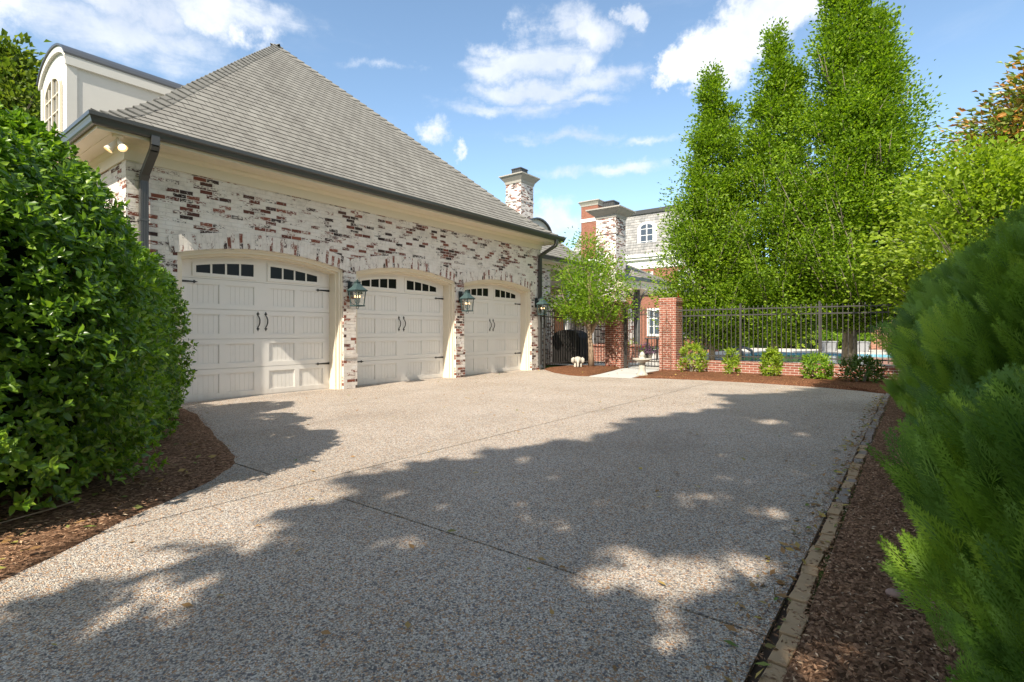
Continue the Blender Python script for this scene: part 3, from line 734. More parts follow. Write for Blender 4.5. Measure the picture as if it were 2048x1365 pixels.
mb.box(wx0-.05, dy-.0495, 4.70, wx0+.06, dy-.0072, wz(wx0)); mb.box(wx1-.06, dy-.0495, 4.70, wx1+.05, dy-.0072, wz(wx1)); mb.box(-15.04, dy-.049, 4.7, -14.96, dy-.0074, 6.74)
for z in (5.15, 5.55, 5.95, 6.32): mb.box(wx0+.06, dy-.04, z-.012, wx1-.06, dy-.0076, z+.012)
for x in (-15.33, -14.67): mb.box(x-.012, dy-.041, 4.7, x+.012, dy-.0078, 6.6)
mb.build('window_frame', M['cream'], dormer)

# wall lanterns
def lantern(y, label):
    L = thing('wall_lantern', label, 'lantern', (WX+.26, y, 1.72), 'copper lanterns on the garage piers')
    cx = WX+.26; z0 = 1.74; mb = MB()
    a0, a1 = .092, .118; H = .31
    for sx in (-1, 1):
        for sy in (-1, 1):
            mb.tube([(cx+sx*a0, y+sy*a0, z0), (cx+sx*a1, y+sy*a1, z0+H)], .0105, 4)
    mb.frustum(cx, y, z0-.012, z0+.014, a0+.014, a0+.014, a0+.018, a0+.018)
    mb.frustum(cx, y, z0+H-.01, z0+H+.016, a1+.02, a1+.02, a1+.035, a1+.035)
    mb.build('lantern_body', M['verdigris'], L)
    mb = MB(); prev = None; zs = [(0, .15), (.03, .118), (.07, .082), (.12, .055), (.16, .042), (.165, .055), (.18, .055)]
    for (h0, r0), (h1, r1) in zip(zs, zs[1:]): mb.frustum(cx, y, z0+H+.016+h0, z0+H+.016+h1, r0, r0, r1, r1)
    mb.lathe((cx, y, z0+H+.196), [(.02, 0), (.012, .012), (.025, .02), (.025, .028), (.008, .034), (.010, .045), (.001, .055)], 8)
    mb.box(cx-.06, y-.012, z0+H+.212, cx+.06, y+.012, z0+H+.218)
    mb.build('lantern_roof', M['verdigris'], L)
    mb = MB()
    for sx, sy in ((-1, 0), (1, 0), (0, -1), (0, 1)):
        if sx: mb.quad([(cx+sx*a0, y-a0, z0+.01), (cx+sx*a0, y+a0, z0+.01), (cx+sx*a1, y+a1, z0+H), (cx+sx*a1, y-a1, z0+H)])
        else: mb.quad([(cx-a0, y+sy*a0, z0+.01), (cx+a0, y+sy*a0, z0+.01), (cx+a1, y+sy*a1, z0+H), (cx-a1, y+sy*a1, z0+H)])
    mb.build('glass_pane', M['lglass'], L)
    mb = MB(); mb.tube([(cx, y, z0), (cx, y, z0+.10)], .008, 6)
    for k in range(3):
        a = 2.1*k+.4; dx, dy_ = .055*math.cos(a), .055*math.sin(a)
        mb.tube([(cx, y, z0+.06), (cx+dx*.6, y+dy_*.6, z0+.05), (cx+dx, y+dy_, z0+.09), (cx+dx, y+dy_, z0+.17)], [.004, .004, .009, .009], 6)
    cand = mb.build('candle', M['copper'], L)
    for k in range(3):
        mb = MB(); a = 2.1*k+.4; mb.lathe((cx+.055*math.cos(a), y+.055*math.sin(a), z0+.172), [(.005, 0), (.010, .014), (.008, .03), (.001, .05)], 8)
        mb.build('bulb', M['flame'], cand)
    mb = MB(); mb.box(WX+.0125, y-.06, z0+.22, WX+.03, y+.06, z0+.52)
    mb.tube([(WX+.025, y, z0+.30), (WX+.06, y, z0+.40), (WX+.13, y, z0+.46), (WX+.20, y, z0+.44), (cx-.05, y, z0+H+.03)], [.035, .05, .055, .045, .03], 8)
    mb.tube([(cx-.03, y, z0-.012), (cx-.045, y, z0-.035), (cx-.02, y, z0-.06), (cx+.02, y, z0-.06), (cx+.045, y, z0-.035), (cx+.03, y, z0-.012)], .006, 6)
    mb.tube([(WX+.02, y, z0+.10), (WX+.08, y, z0+.05), (cx-a0, y, z0+.02)], .008, 6)
    mb.build('bracket', M['copper'], L)
    return L
lantern(6.685, 'green copper lantern on the brick pier between the left and middle garage doors')
lantern(10.06, 'green copper lantern on the brick pier between the middle and right garage doors')
lantern(13.52, 'green copper lantern at the far end of the garage beside the downspout')
# twin flood lamp
fl = thing('flood_light', 'cream twin spot light glowing under the corner of the garage soffit', 'spot light', (-9.10, 2.52, 4.03))
mb = MB(); mb.lathe((-9.10, 2.52, 3.99), [(.06, 0), (.07, .01), (.07, .045)], 12); mb.build('mount', M['cream'], fl, smooth=False)
for s, dirv in ((-1, Vector((-.1, -.5, -.8))), (1, Vector((.7, .1, -.75)))):
    dv = dirv.normalized(); p0 = Vector((-9.10, 2.52, 3.985)); p1 = p0+dv*.05+Vector((0, 0, -.015)); p2 = p1+dv*.16
    mb = MB(); mb.tube([p0, p1, p1+dv*.02, p1+dv*.09, p2], [.012, .02, .032, .042, .062], 12, cap=False)
    lh = mb.build('lamp_housing', M['cream'], fl, smooth=True)
    mb = MB(); mb.tube([p1+dv*.11, p2-dv*.03, p2-dv*.02], [.03, .045, .03], 12); mb.build('bulb', M['flood'], lh, smooth=True)
# ================================================================== house wing, chimneys, pavilion, mansion
def chimney(parent, x0, x1, y0, y1, zb, zt_, mat, capo=.24, name='chimney', band=None, pot=True):
    mb = MB(); mb.box(x0, y0, zb, x1, y1, zt_)
    if band: mb.box(x0-.03, y0-.03, band, x1+.03, y1+.03, band+.05)
    ch = mb.build(name, mat, parent)
    mb = MB(); mb.sweep(x0, x1, y0, y1, [(0.001, zt_-.02), (.03, zt_-.02), (.05, zt_+.10), (capo*.5, zt_+.2), (capo, zt_+.36), (capo+.02, zt_+.36), (capo+.02, zt_+.42), (capo*.2, zt_+.50)])
    mb.quad([(x0-.05, y0-.05, zt_+.50), (x1+.05, y0-.05, zt_+.50), (x1+.05, y1+.05, zt_+.50), (x0-.05, y1+.05, zt_+.50)])
    mb.build('cap', M['capstone'], ch)
    if pot:
        cx, cy = (x0+x1)/2, (y0+y1)/2; mb = MB()
        mb.frustum(cx, cy, zt_+.50, zt_+.80, .30, .30, .30, .30); mb.frustum(cx, cy, zt_+.80, zt_+.86, .34, .34, .30, .30); mb.frustum(cx, cy, zt_+.86, zt_+.92, .30, .30, .10, .10)
        for k in range(-2, 3):
            for s in (-1, 1): mb.box(cx+k*.13-.01, cy+s*.30, zt_+.52, cx+k*.13+.01, cy+s*.318, zt_+.79); mb.box(cx+s*.30, cy+k*.13-.01, zt_+.52, cx+s*.318, cy+k*.13+.01, zt_+.79)
        mb.build('spark_guard', M['gutter'], ch)
    return ch
wing = thing('house', 'lime washed brick house wing behind the garage with a tall white brick chimney', 'house', (-14, 18, 0))
mb = MB(); mb.box(-20, 13.9, -.05, -11.2, 17.0, 3.9); mb.box(-20, 17.0, -.05, -13.6, 20.6, 3.9); mb.box(-20, 20.6, -.05, -13.62, 26, 3.3); mb.build('wall', M['smear'], wing)
mb = MB(); mb.sweep(-20, -11.2, 13.95, 20.6, [(0.0, 3.62), (.025, 3.62), (.025, 3.8), (.08, 3.84), (.40, 3.85), (.40, 3.83), (.42, 3.83), (.42, 3.98)]); mb.build('cornice', M['cream'], wing)
mb = MB(); mb.sweep(-20, -11.2, 13.95, 20.6, [(.422, 4.02), (.422, 3.88), (.46, 3.875), (.49, 3.93), (.51, 4.02)]); mb.build('gutter', M['gutter'], wing)
zw = lambda t: float(np.interp(t, [0, .08, .2, 1], [4.0, 4.1, 4.5, 7.7]))
hip_roof(wing, -20.4, -10.78, 13.5, 21.02, 4.8, 3.7, zw, 28, .202, M['shingle'], caps=(1, 2))
chimney(wing, -17.1, -16.1, 21.7, 22.8, 4.0, 8.95, M['smear_chim'], .25, band=8.0)
# small arched dormer on the wing roof
mb = MB(); X1 = -12.6; cy = 18.2; n = 14
pts = [(cy-.95, 4.6), (cy+.95, 4.6)]+[(cy+.95*math.cos(math.pi*k/n), 5.25+.68*math.sin(math.pi*k/n)) for k in range(n+1)]
mb.prism(pts, 'x', X1, X1-3.5); dm = mb.build('dormer', M['stucco'], wing)
mb = MB()
for k in range(n):
    a, b = math.pi*k/n, math.pi*(k+1)/n
    mb.prism([(cy+.96*math.cos(a), 5.25+.69*math.sin(a)), (cy+.96*math.cos(b), 5.25+.69*math.sin(b)), (cy+1.0*math.cos(b), 5.25+.75*math.sin(b)), (cy+1.0*math.cos(a), 5.25+.75*math.sin(a))], 'x', X1+.1, X1-3.5)
mb.build('curved_roof', M['gutter'], dm)
# porch recess of the wing
mb = MB(); mb.box(-13.6, 17.0, 2.95, -11.2, 20.6, 3.62); mb.box(-13.55, 17.02, 2.9, -11.25, 20.55, 2.949); mb.build('porch_beam', M['shade'], wing)
for y in (18.35, 20.4):
    mb = MB(); mb.box(-11.38, y-.08, .1, -11.22, y+.08, 2.9); mb.box(-11.41, y-.11, .01, -11.19, y+.11, .1); mb.box(-11.41, y-.11, 2.75, -11.19, y+.11, 2.9); mb.build('column', M['white'], wing)
mb = MB(); mb.box(-13.617, 21.0, .02, -13.56, 22.0, 2.3); d = mb.build('door', M['wood'], wing)
mb = MB(); mb.box(-13.597, 19.75, .7, -13.57, 20.4, 2.2); d = mb.build('window', M['glass'], wing)
mb = MB(); mb.box(-13.597, 17.3, .7, -13.57, 18.6, 2.2); d = mb.build('window', M['glass'], wing)
mb = MB(); mb.lathe((-13.3, 20.1, 1.95), [(.03, 0), (.06, .05), (.05, .18), (.01, .22)], 8); mb.build('porch_light', M['flame'], wing)

# outdoor fireplace with the tall white chimney
fp = thing('outdoor_fireplace', 'tall lime washed brick chimney with flared stone cap rising behind the gate', 'chimney', (-11.8, 23.3, 0))
mb = MB(); mb.box(-13.1, 22.70, 0, -10.98, 24.1, 2.15); mb.frustum(-12.04, 23.4, 2.15, 2.75, 1.06, .70, .72, .56); mb.build('hearth', M['smear_chim'], fp)
chimney(fp, -12.37, -11.31, 22.84, 23.9, 2.6, 6.72, M['smear_chim'], .36, name='stack', band=5.9)
# pavilion
pv = thing('pavilion', 'open pavilion with grey timber posts and a low dark edged roof beside the white chimney', 'pavilion', (-12, 26, 0))
mb = MB(); mb.sweep(-15.4, -10.75, 24.3, 29.2, [(0, 3.32), (.0, 3.30), (.12, 3.30), (.12, 3.62), (.16, 3.68), (.16, 3.74)]); mb.box(-15.4, 24.3, 3.36, -10.75, 29.2, 3.42)
mb.box(-11.0, 22.2, 3.30, -10.63, 24.1, 3.66); mb.build('beam', M['cream'], pv)
mb = MB(); mb.sweep(-15.4, -10.75, 24.3, 29.2, [(.162, 3.70), (.162, 3.84), (.20, 3.86), (.20, 3.70)]); mb.box(-11.0, 22.1, 3.663, -10.55, 24.1, 3.83); mb.build('gutter', M['gutter'], pv)
hip_roof(pv, -15.6, -10.55, 24.1, 29.4, 2.5, 2.5, lambda t: 3.82+1.3*t, 10, .202, M['shingle'], caps=(1,))
for (x, y) in ((-11.05, 24.65), (-11.05, 28.6), (-15.0, 28.6)):
    mb = MB(); mb.box(x-.13, y-.05, 0, x-.02, y+.09, 3.31); mb.box(x+.02, y-.05, 0, x+.13, y+.09, 3.31)
    for sx in (-1, 1): mb.tube([(x+sx*.1, y, 2.2), (x+sx*.16, y, 2.7), (x+sx*.34, y, 3.1), (x+sx*.6, y, 3.32)], .05, 4)
    mb.box(x-.2, y-.12, 0, x+.2, y+.16, .14); mb.build('post', M['post'], pv)
# closed umbrella
um = thing('patio_umbrella', 'closed dark red parasol standing under the pavilion', 'umbrella', (-12.0, 26.4, 0))
mb = MB(); mb.tube([(-12.0, 26.4, .05), (-12.0, 26.4, 3.1)], .025, 8); mb.lathe((-12.0, 26.4, 0), [(.28, 0), (.28, .05), (.05, .08)], 12); mb.build('pole', M['iron'], um)
mb = MB()
for k in range(8):
    a = k*math.pi/4; mb.tube([(-12.0+.05*math.cos(a), 26.4+.05*math.sin(a), 3.05), (-12.0+.16*math.cos(a), 26.4+.16*math.sin(a), 2.4), (-12.0+.10*math.cos(a), 26.4+.10*math.sin(a), 1.3)], [.02, .12, .03], 6)
mb.build('canopy', M['redcloth'], um, smooth=True)

# mansion
mn = thing('brick_house', 'large red brick house with slate mansard roof and white arched dormer in the distance', 'house', (-18, 44, 0))
MX0, MX1, MY = -25.4, -13.2, 42.1
mb = MB(); mb.box(MX0, MY, 0, MX1, MY+10, 6.6); mb.build('wall', M['far_red'], mn)
mb = MB(); mb.sweep(MX0, MX1, MY, MY+10, [(0, 6.55), (.06, 6.55), (.06, 6.75), (.1, 6.8), (.1, 7.15), (.3, 7.3), (.3, 7.42), (.42, 7.5), (.42, 7.72), (.3, 7.76)]); mb.build('cornice', M['white'], mn)
zm = lambda t: 7.7+3.75*t
hip_roof(mn, MX0-.2, MX1+.2, MY-.2, MY+10.2, 1.15, 1.15, zm, 16, .3, M['slate'], caps=(), butt=.02)
mb = MB(); mb.sweep(MX0+.9, MX1-.9, MY+.9, MY+9.1, [(0, 11.4), (.12, 11.42), (.12, 11.75), (0, 11.8)]); mb.box(MX0+.9, MY+.9, 11.4, MX1-.9, MY+9.1, 11.72); mb.build('roof_edge', M['gutter'], mn)
ch = chimney(mn, -24.2, -22.5, MY-.25, MY+1.6, 6.8, 12.6, M['far_red'], .2, pot=False)
mb = MB(); mb.box(-24.24, MY-.29, 11.15, -22.46, MY+1.64, 11.45); mb.build('stone_band', M['white'], ch)
def mwin(cx, z0, z1, w, arch, y, leaves=2, rows=3):
    mb = MB(); h = w/2
    if arch:
        pts = [(cx-h-.28, z0-.2), (cx+h+.28, z0-.2)]+[(cx+(h+.28)*math.cos(math.pi*k/10), z1+.62*math.sin(math.pi*k/10)) for k in range(11)]
        mb.prism(pts, 'y', y-.12, y+1.3)
    else:
        mb.box(cx-h-.16, y-.08, z0-.16, cx+h+.16, y+.1, z1+.16)
    f = mb.build('window_frame', M['white'], mn)
    mb = MB(); yy = y-.13 if arch else y-.09
    for k in range(leaves):
        xa = cx-h+w*k/leaves+.05; xb = cx-h+w*(k+1)/leaves-.05
        for r in range(rows):
            za = z0+(z1-z0)*r/rows+.03; zb = z0+(z1-z0)*(r+1)/rows-.03; mb.box(xa, yy, za, xb, yy+.008, zb)
        if arch:
            n = 6; xs = [xa+(xb-xa)*i/n for i in range(n+1)]
            mb.prism([(xa, z1+.03), (xb, z1+.03)]+[(x, z1+.03+.38*math.sqrt(max(0.02, 1-((x-cx)/(h+.02))**2))) for x in reversed(xs)], 'y', yy, yy+.008)
    mb.build('window_pane', M['bluewin'], f)
mwin(-18.05, 8.35, 9.95, 1.15, True, MY+.25)
mwin(-22.0, 8.35, 9.95, 1.15, True, MY+.25); mwin(-14.6, 8.35, 9.95, 1.15, True, MY+.25)
for cx in (-22.0, -18.1, -14.6): mwin(cx, 4.4, 6.1, 1.05, False, MY)
for cx in (-22.0, -17.3, -14.6): mwin(cx, 1.0, 3.0, .95, False, MY)
# low brick seat wall and the outdoor kitchen behind the gate
sw = MB().box(-11.1, 18.9, 0, -8.6, 19.3, .62); sw.box(-11.15, 18.85, .62, -8.55, 19.35, .70)
tag(sw.build('seat_wall', M['red'], loc=(-9.8, 19.1, 0)), 'low red brick seat wall with flat cap behind the left fence', 'seat wall')
kt = thing('outdoor_kitchen', 'red brick outdoor grill counter with steel hood seen through the gate', 'outdoor kitchen', (-8.6, 26, 0))
mb = MB(); mb.box(-10.3, 25.6, 0, -7.6, 26.4, .92); mb.build('counter_base', M['far_red'], kt)
mb = MB(); mb.box(-10.4, 25.5, .921, -7.5, 26.5, .99); mb.build('worktop', M['capstone'], kt)
mb = MB(); mb.box(-9.5, 25.6, .991, -8.1, 26.2, 1.15); mb.prism([(25.6, 1.151), (26.2, 1.151), (26.2, 1.5), (25.9, 1.55), (25.65, 1.4)], 'x', -9.5, -8.1); mb.build('grill_hood', M['cushion'], kt)

# garden wall behind the pool
gw = MB().box(-6.4, 33.1, 0, 9.5, 33.45, 1.90); gw.box(-6.45, 33.05, 1.90, 9.55, 33.5, 1.99)
tag(gw.build('garden_wall', M['garden_red'], loc=(1, 33.3, 0)), 'long pale red brick garden wall running behind the swimming pool', 'wall')
# ================================================================== gate piers, fences, gate
def pier(name, x0, x1, y0, y1, zt_, label):
    mb = MB(); mb.box(x0, y0, -.04, x1, y1, zt_-.20); mb.box(x0-.012, y0-.012, zt_-.20, x1+.012, y1+.012, zt_-.135); mb.box(x0-.025, y0-.025, zt_-.135, x1+.025, y1+.025, zt_-.068); mb.box(x0-.012, y0-.012, zt_-.068, x1+.012, y1+.012, zt_)
    return tag(mb.build(name, M['red'], loc=((x0+x1)/2, (y0+y1)/2, 0)), label, 'brick pier', 'brick piers either side of the gate')
pier('brick_pier', -8.13, -7.56, 15.62, 16.18, 2.20, 'red brick gate pier on the left, behind the small tree')
pier('brick_pier', -6.24, -5.72, 15.55, 16.12, 2.24, 'red brick gate pier on the right, next to the low brick wall')
lw = MB(); lw.box(-5.72, 15.60, -.04, 3.0, 15.86, .295)
for k in range(76):
    x = -5.70+k*.0775
    if x < .9: lw.box(x, 15.585, .2955, x+.068, 15.875, .362)
lw.box(-5.71, 15.592, .2954, .9, 15.868, .352)
tag(lw.build('low_brick_wall', M['red'], loc=(-2.4, 15.73, 0)), 'low red brick wall carrying the pool fence behind the row of laurels', 'wall')
def fence_run(name, label, segs, posts, zb, zr, grp, step=.118, ptop=.10, z0=None, loc=(0, 0, 0), pr=.009):
    f = thing(name, label, 'fence', loc, grp)
    for (a, b) in segs:
        a = Vector(a+(0,)); b = Vector(b+(0,)); d = (b-a); L = d.length; d.normalize(); nrm = Vector((-d.y, d.x, 0))
        for z in zr+[zb]:
            mb = MB(); A = a-nrm*.014; B = b-nrm*.014
            mb.prism([(a.x-nrm.x*.014, a.y-nrm.y*.014), (b.x-nrm.x*.014, b.y-nrm.y*.014), (b.x+nrm.x*.014, b.y+nrm.y*.014), (a.x+nrm.x*.014, a.y+nrm.y*.014)], 'z', z-.017, z+.017)
            mb.build('rail', M['rail'], f)
        n = int(L/step)
        for k in range(1, n):
            p = a+d*(L*k/n); mb = MB(); mb.box(p.x-pr, p.y-pr, (z0 if z0 is not None else zb-.06), p.x+pr, p.y+pr, zr[0]+ptop); mb.frustum(p.x, p.y, zr[0]+ptop, zr[0]+ptop+.02, pr, pr, .001, .001)
            mb.build('picket', M['rail'], f)
    for (x, y) in posts:
        mb = MB(); mb.box(x-.026, y-.026, (z0-.06 if z0 is not None else -.02), x+.026, y+.026, zr[0]+.13); mb.frustum(x, y, zr[0]+.13, zr[0]+.16, .034, .034, .004, .004); mb.build('post', M['rail'], f)
    return f
fence_run('iron_fence', 'dark metal picket fence standing on the low brick wall by the pool', [((-5.70, 15.73), (.9, 15.73))], [(-3.92, 15.73), (-1.97, 15.73), (-.05, 15.73)], .50, [1.85, 1.68], None, step=.116, z0=.42, loc=(-2.4, 15.73, .36), ptop=.06)
fence_run('iron_fence', 'dark metal picket fence between the garage corner and the left gate pier', [((-9.36, 13.9), (-9.36, 15.75)), ((-9.36, 15.78), (-8.14, 15.78))], [(-9.36, 13.87), (-9.36, 15.78)], .18, [1.86, 1.68], None, step=.105, loc=(-9.3, 15, 0), ptop=.05)
gt = thing('garden_gate', 'dark metal garden gate with arched top and rings between the two brick piers', 'gate', (-6.9, 15.85, 0))
gx0, gx1, gy = -7.50, -6.27, 15.85
mb = MB(); mb.box(gx0-.055, gy-.035, 0, gx0-.004, gy+.035, 2.0); mb.box(gx1+.002, gy-.02, .02, gx1+.028, gy+.02, 1.95); mb.build('gate_post', M['rail'], gt)
mb = MB(); mb.box(gx0, gy-.02, .06, gx0+.04, gy+.02, 1.78); mb.box(gx1-.04, gy-.02, .06, gx1, gy+.02, 1.78)
for z in (.09, .24): mb.box(gx0+.04, gy-.016, z, gx1-.04, gy+.016, z+.035)
gc = (gx0+gx1)/2; za = lambda x: 1.72+.16*(1-((x-gc)/.61)**2)
for dz in (0, -.15):
    for k in range(12):
        xa = gx0+.04+(gx1-gx0-.08)*k/12; xb = gx0+.04+(gx1-gx0-.08)*(k+1)/12
        mb.prism([(xa, za(xa)+dz), (xb, za(xb)+dz), (xb, za(xb)+dz+.03), (xa, za(xa)+dz+.03)], 'y', gy-.016, gy+.016)
mb.build('gate_frame', M['rail'], gt)
for k in range(1, 11):
    x = gx0+.02+(gx1-gx0-.04)*k/11; mb = MB(); mb.box(x-.008, gy-.008, .08, x+.008, gy+.008, za(x)+.12); mb.build('picket', M['rail'], gt)
for k in range(11):
    x = gx0+.02+(gx1-gx0-.04)*(k+.5)/11; z = za(x)-.058; mb = MB()
    mb.tube([(x+.042*math.cos(a), gy, z+.042*math.sin(a)) for a in [i*math.pi/6 for i in range(13)]], .006, 5, cap=False); mb.build('ring', M['rail'], gt)
mb = MB(); mb.box(gx0+.0, gy-.05, .95, gx0+.07, gy-.021, 1.1); mb.tube([(gx0+.04, gy-.05, 1.02), (gx0+.04, gy-.09, 1.02), (gx0+.13, gy-.09, 1.02)], .01, 6); mb.build('latch', M['iron'], gt)
# rusty trellises on the piers
def trellis(x, y, label):
    t = thing('trellis', label, 'trellis', (x, y, 0), 'rusty trellises against the gate piers'); mb = MB()
    mb.tube([(x-.13, y, .0), (x-.13, y, 1.35)], .009, 6); mb.tube([(x+.13, y, .0), (x+.13, y, 1.35)], .009, 6)
    for z in (.13, .42, .85, 1.25): mb.tube([(x-.13, y, z), (x+.13, y, z)], .007, 6)
    mb.build('frame', M['rust'], t); mb = MB()
    def scroll(cx, cz, r, s, turns=1.3):
        pts = [(cx+s*r*(1-i/26)*math.cos(i*turns*2*math.pi/22), y, cz+r*(1-i/26)*math.sin(i*turns*2*math.pi/22)) for i in range(22)]; mb.tube(pts, .005, 5)
    for cz in (.50, .78, .93, 1.20, 1.33):
        for s in (-1, 1): scroll(x+s*.055, cz, .05, s)
    for s in (-1, 1): mb.tube([(x+s*.13, y, 1.33), (x+s*.15, y, 1.38), (x+s*.09, y, 1.46), (x+s*.02, y, 1.56), (x, y, 1.72)], .006, 5); mb.tube([(x+s*.12, y, .44), (x, y, .62), (x-s*.12, y, .80)], .004, 5)
    mb.tube([(x, y, 1.3), (x, y, 1.82)], .006, 6); mb.lathe((x, y, 1.80), [(.004, 0), (.016, .02), (.002, .06)], 6)
    mb.build('scrollwork', M['rust'], t)
trellis(-7.85, 15.57, 'rusty iron scroll trellis leaning on the left gate pier')
trellis(-5.99, 15.50, 'rusty iron scroll trellis leaning on the right gate pier')
# hummingbird feeder above the right pier
fd = thing('bird_feeder', 'small red glass bird feeder hanging above the right gate pier', 'bird feeder', (-5.93, 16.3, 2.3))
mb = MB(); mb.lathe((-5.93, 16.3, 2.24), [(.03, 0), (.055, .02), (.055, .05), (.03, .07), (.035, .16), (.04, .22), (.015, .25)], 12); mb.build('bottle', M['redplastic'], fd, smooth=True)
mb = MB(); mb.tube([(-5.80, 16.3, 0), (-5.80, 16.3, 2.55), (-5.84, 16.3, 2.62), (-5.91, 16.3, 2.60), (-5.93, 16.3, 2.49)], .008, 6); mb.build('hook', M['iron'], fd)
# bird bath
bb = thing('bird_bath', 'pale weathered stone bird bath with a pineapple finial beside the path', 'bird bath', (-5.92, 13.55, 0))
mb = MB(); mb.lathe((-5.92, 13.55, 0), [(.155, 0), (.155, .03), (.13, .06), (.10, .10), (.085, .2), (.10, .27), (.085, .30), (.07, .33)], 18); mb.build('pedestal', M['stone'], bb, smooth=True)
mb = MB(); mb.lathe((-5.92, 13.55, .33), [(.06, 0), (.10, .04), (.20, .085), (.255, .11), (.26, .13), (.245, .14), (.19, .11), (.05, .09)], 24); mb.build('bowl', M['stone'], bb, smooth=True)
mb = MB(); mb.lathe((-5.92, 13.55, .42), [(.05, 0), (.085, .03), (.10, .05), (.06, .075), (.05, .09), (.072, .12), (.07, .17), (.045, .21), (.01, .24)], 14); mb.build('finial', M['stone'], bb, smooth=True)
# stone elephant ornament
el = thing('garden_statue', 'small pale stone elephant figure on the mulch beside the tree trunk', 'statue', (-8.42, 14.35, .05))
ex, ey, ez = -8.42, 14.35, .06; mb = MB()
fw = Vector((.52, -.85, 0)).normalized(); sd = Vector((fw.y, -fw.x, 0))
def eb(f, s, z, rx, rz): p = Vector((ex, ey, ez+z))+fw*f+sd*s; mb.ball(p, rx, rx, rz, 14, 9)
eb(-.06, 0, .22, .15, .14); eb(.09, 0, .25, .105, .105)
for f in (-.13, .05):
    for s in (-.085, .085): p = Vector((ex, ey, ez))+fw*f+sd*s; mb.lathe(p, [(.045, 0), (.04, .03), (.04, .16)], 10)
q = Vector((ex, ey, ez))+fw*.18; mb.tube([q+Vector((0, 0, .27)), q+fw*.05+Vector((0, 0, .18)), q+fw*.05+Vector((0, 0, .08)), q+fw*.09+Vector((0, 0, .05)), q+fw*.12+Vector((0, 0, .08))], [.045, .035, .028, .022, .018], 10)
mb.build('body', M['stone'], el, smooth=True)
for s in (-1, 1):
    mb = MB(); p = Vector((ex, ey, ez+.24))+fw*.08+sd*s*.12
    mb.tube([p+Vector((0, 0, .09)), p+sd*s*.035+Vector((0, 0, .04)), p+sd*s*.04-Vector((0, 0, .03)), p+sd*s*.01-Vector((0, 0, .10))], [.03, .055, .055, .02], 10); mb.build('ear', M['stone'], el, smooth=True)
# covered grill behind the left fence
cg = MB(); n = 14
poly = [(-.62, 0), (.62, 0), (.60, .95), (.52, 1.12), (.30, 1.22), (0, 1.26), (-.30, 1.22), (-.52, 1.12), (-.60, .95)]
cg.prism([(-10.35+a, .02+b) for a, b in poly], 'y', 16.75, 17.45)
for k in range(-5, 6): cg.tube([(-10.35+k*.11, 16.745, .02), (-10.35+k*.108, 16.73, .6), (-10.35+k*.10, 16.75, 1.05)], .014, 5)
tag(cg.build('covered_grill', M['blackcloth'], loc=(-10.35, 17.1, 0), bevel=.04), 'grill under a rounded black fabric cover behind the left fence', 'covered grill')
# planters and patio things seen through the gate
def pot(x, y, r, h, mat, name, z=.012):
    mb = MB(); mb.lathe((x, y, z), [(r*.72, 0), (r*.95, h*.85), (r, h*.86), (r, h), (r*.88, h), (r*.85, h*.9), (.01, h*.88)], 18); return mb
# patio table and stools
pt = thing('patio_table', 'dark patio table seen through the gate next to the right pier', 'table', (-8.1, 21.2, 0))
mb = MB(); mb.box(-8.9, 20.6, .90, -7.6, 21.8, .94); mb.build('table_top', M['cushion'], pt)
for dx in (-8.82, -7.68):
    for dy_ in (20.68, 21.72): mb = MB(); mb.box(dx-.025, dy_-.025, .011, dx+.025, dy_+.025, .899); mb.build('leg', M['iron'], pt)
def chair(x, y, rz, label, cu):
    c = thing('patio_chair', label, 'chair', (x, y, .011), 'dark patio chairs around the table'); 
    def T(px, py, pz): return (x+px*math.cos(rz)-py*math.sin(rz), y+px*math.sin(rz)+py*math.cos(rz), .011+pz)
    for px, py, h in ((-.22, -.22, .5), (.22, -.22, .5), (-.22, .22, 1.0), (.22, .22, 1.0)):
        mb = MB(); mb.tube([T(px, py, 0), T(px, py, h)], .016, 6); mb.build('leg', M['iron'], c)
    mb = MB(); a = [T(-.24, -.24, .5), T(.24, -.24, .5), T(.24, .22, .5), T(-.24, .22, .5)]; b = [(p[0], p[1], p[2]+.07) for p in a]
    for q_ in ((a[3], a[2], a[1], a[0]), b, (a[0], a[1], b[1], b[0]), (a[1], a[2], b[2], b[1]), (a[2], a[3], b[3], b[2]), (a[3], a[0], b[0], b[3])): mb.quad(q_)
    mb.build('seat', M[cu], c)
    mb = MB()
    for k in range(5): mb.tube([T(-.2, .22, .62+k*.085), T(0, .25, .62+k*.085), T(.2, .22, .62+k*.085)], .012, 5)
    mb.build('backrest', M['iron'], c)
chair(-7.9, 20.2, math.pi, 'dark metal patio chair nearest the gate', 'cushion')
chair(-9.3, 21.2, math.pi/2, 'dark metal patio chair on the far left of the patio table', 'redcloth')
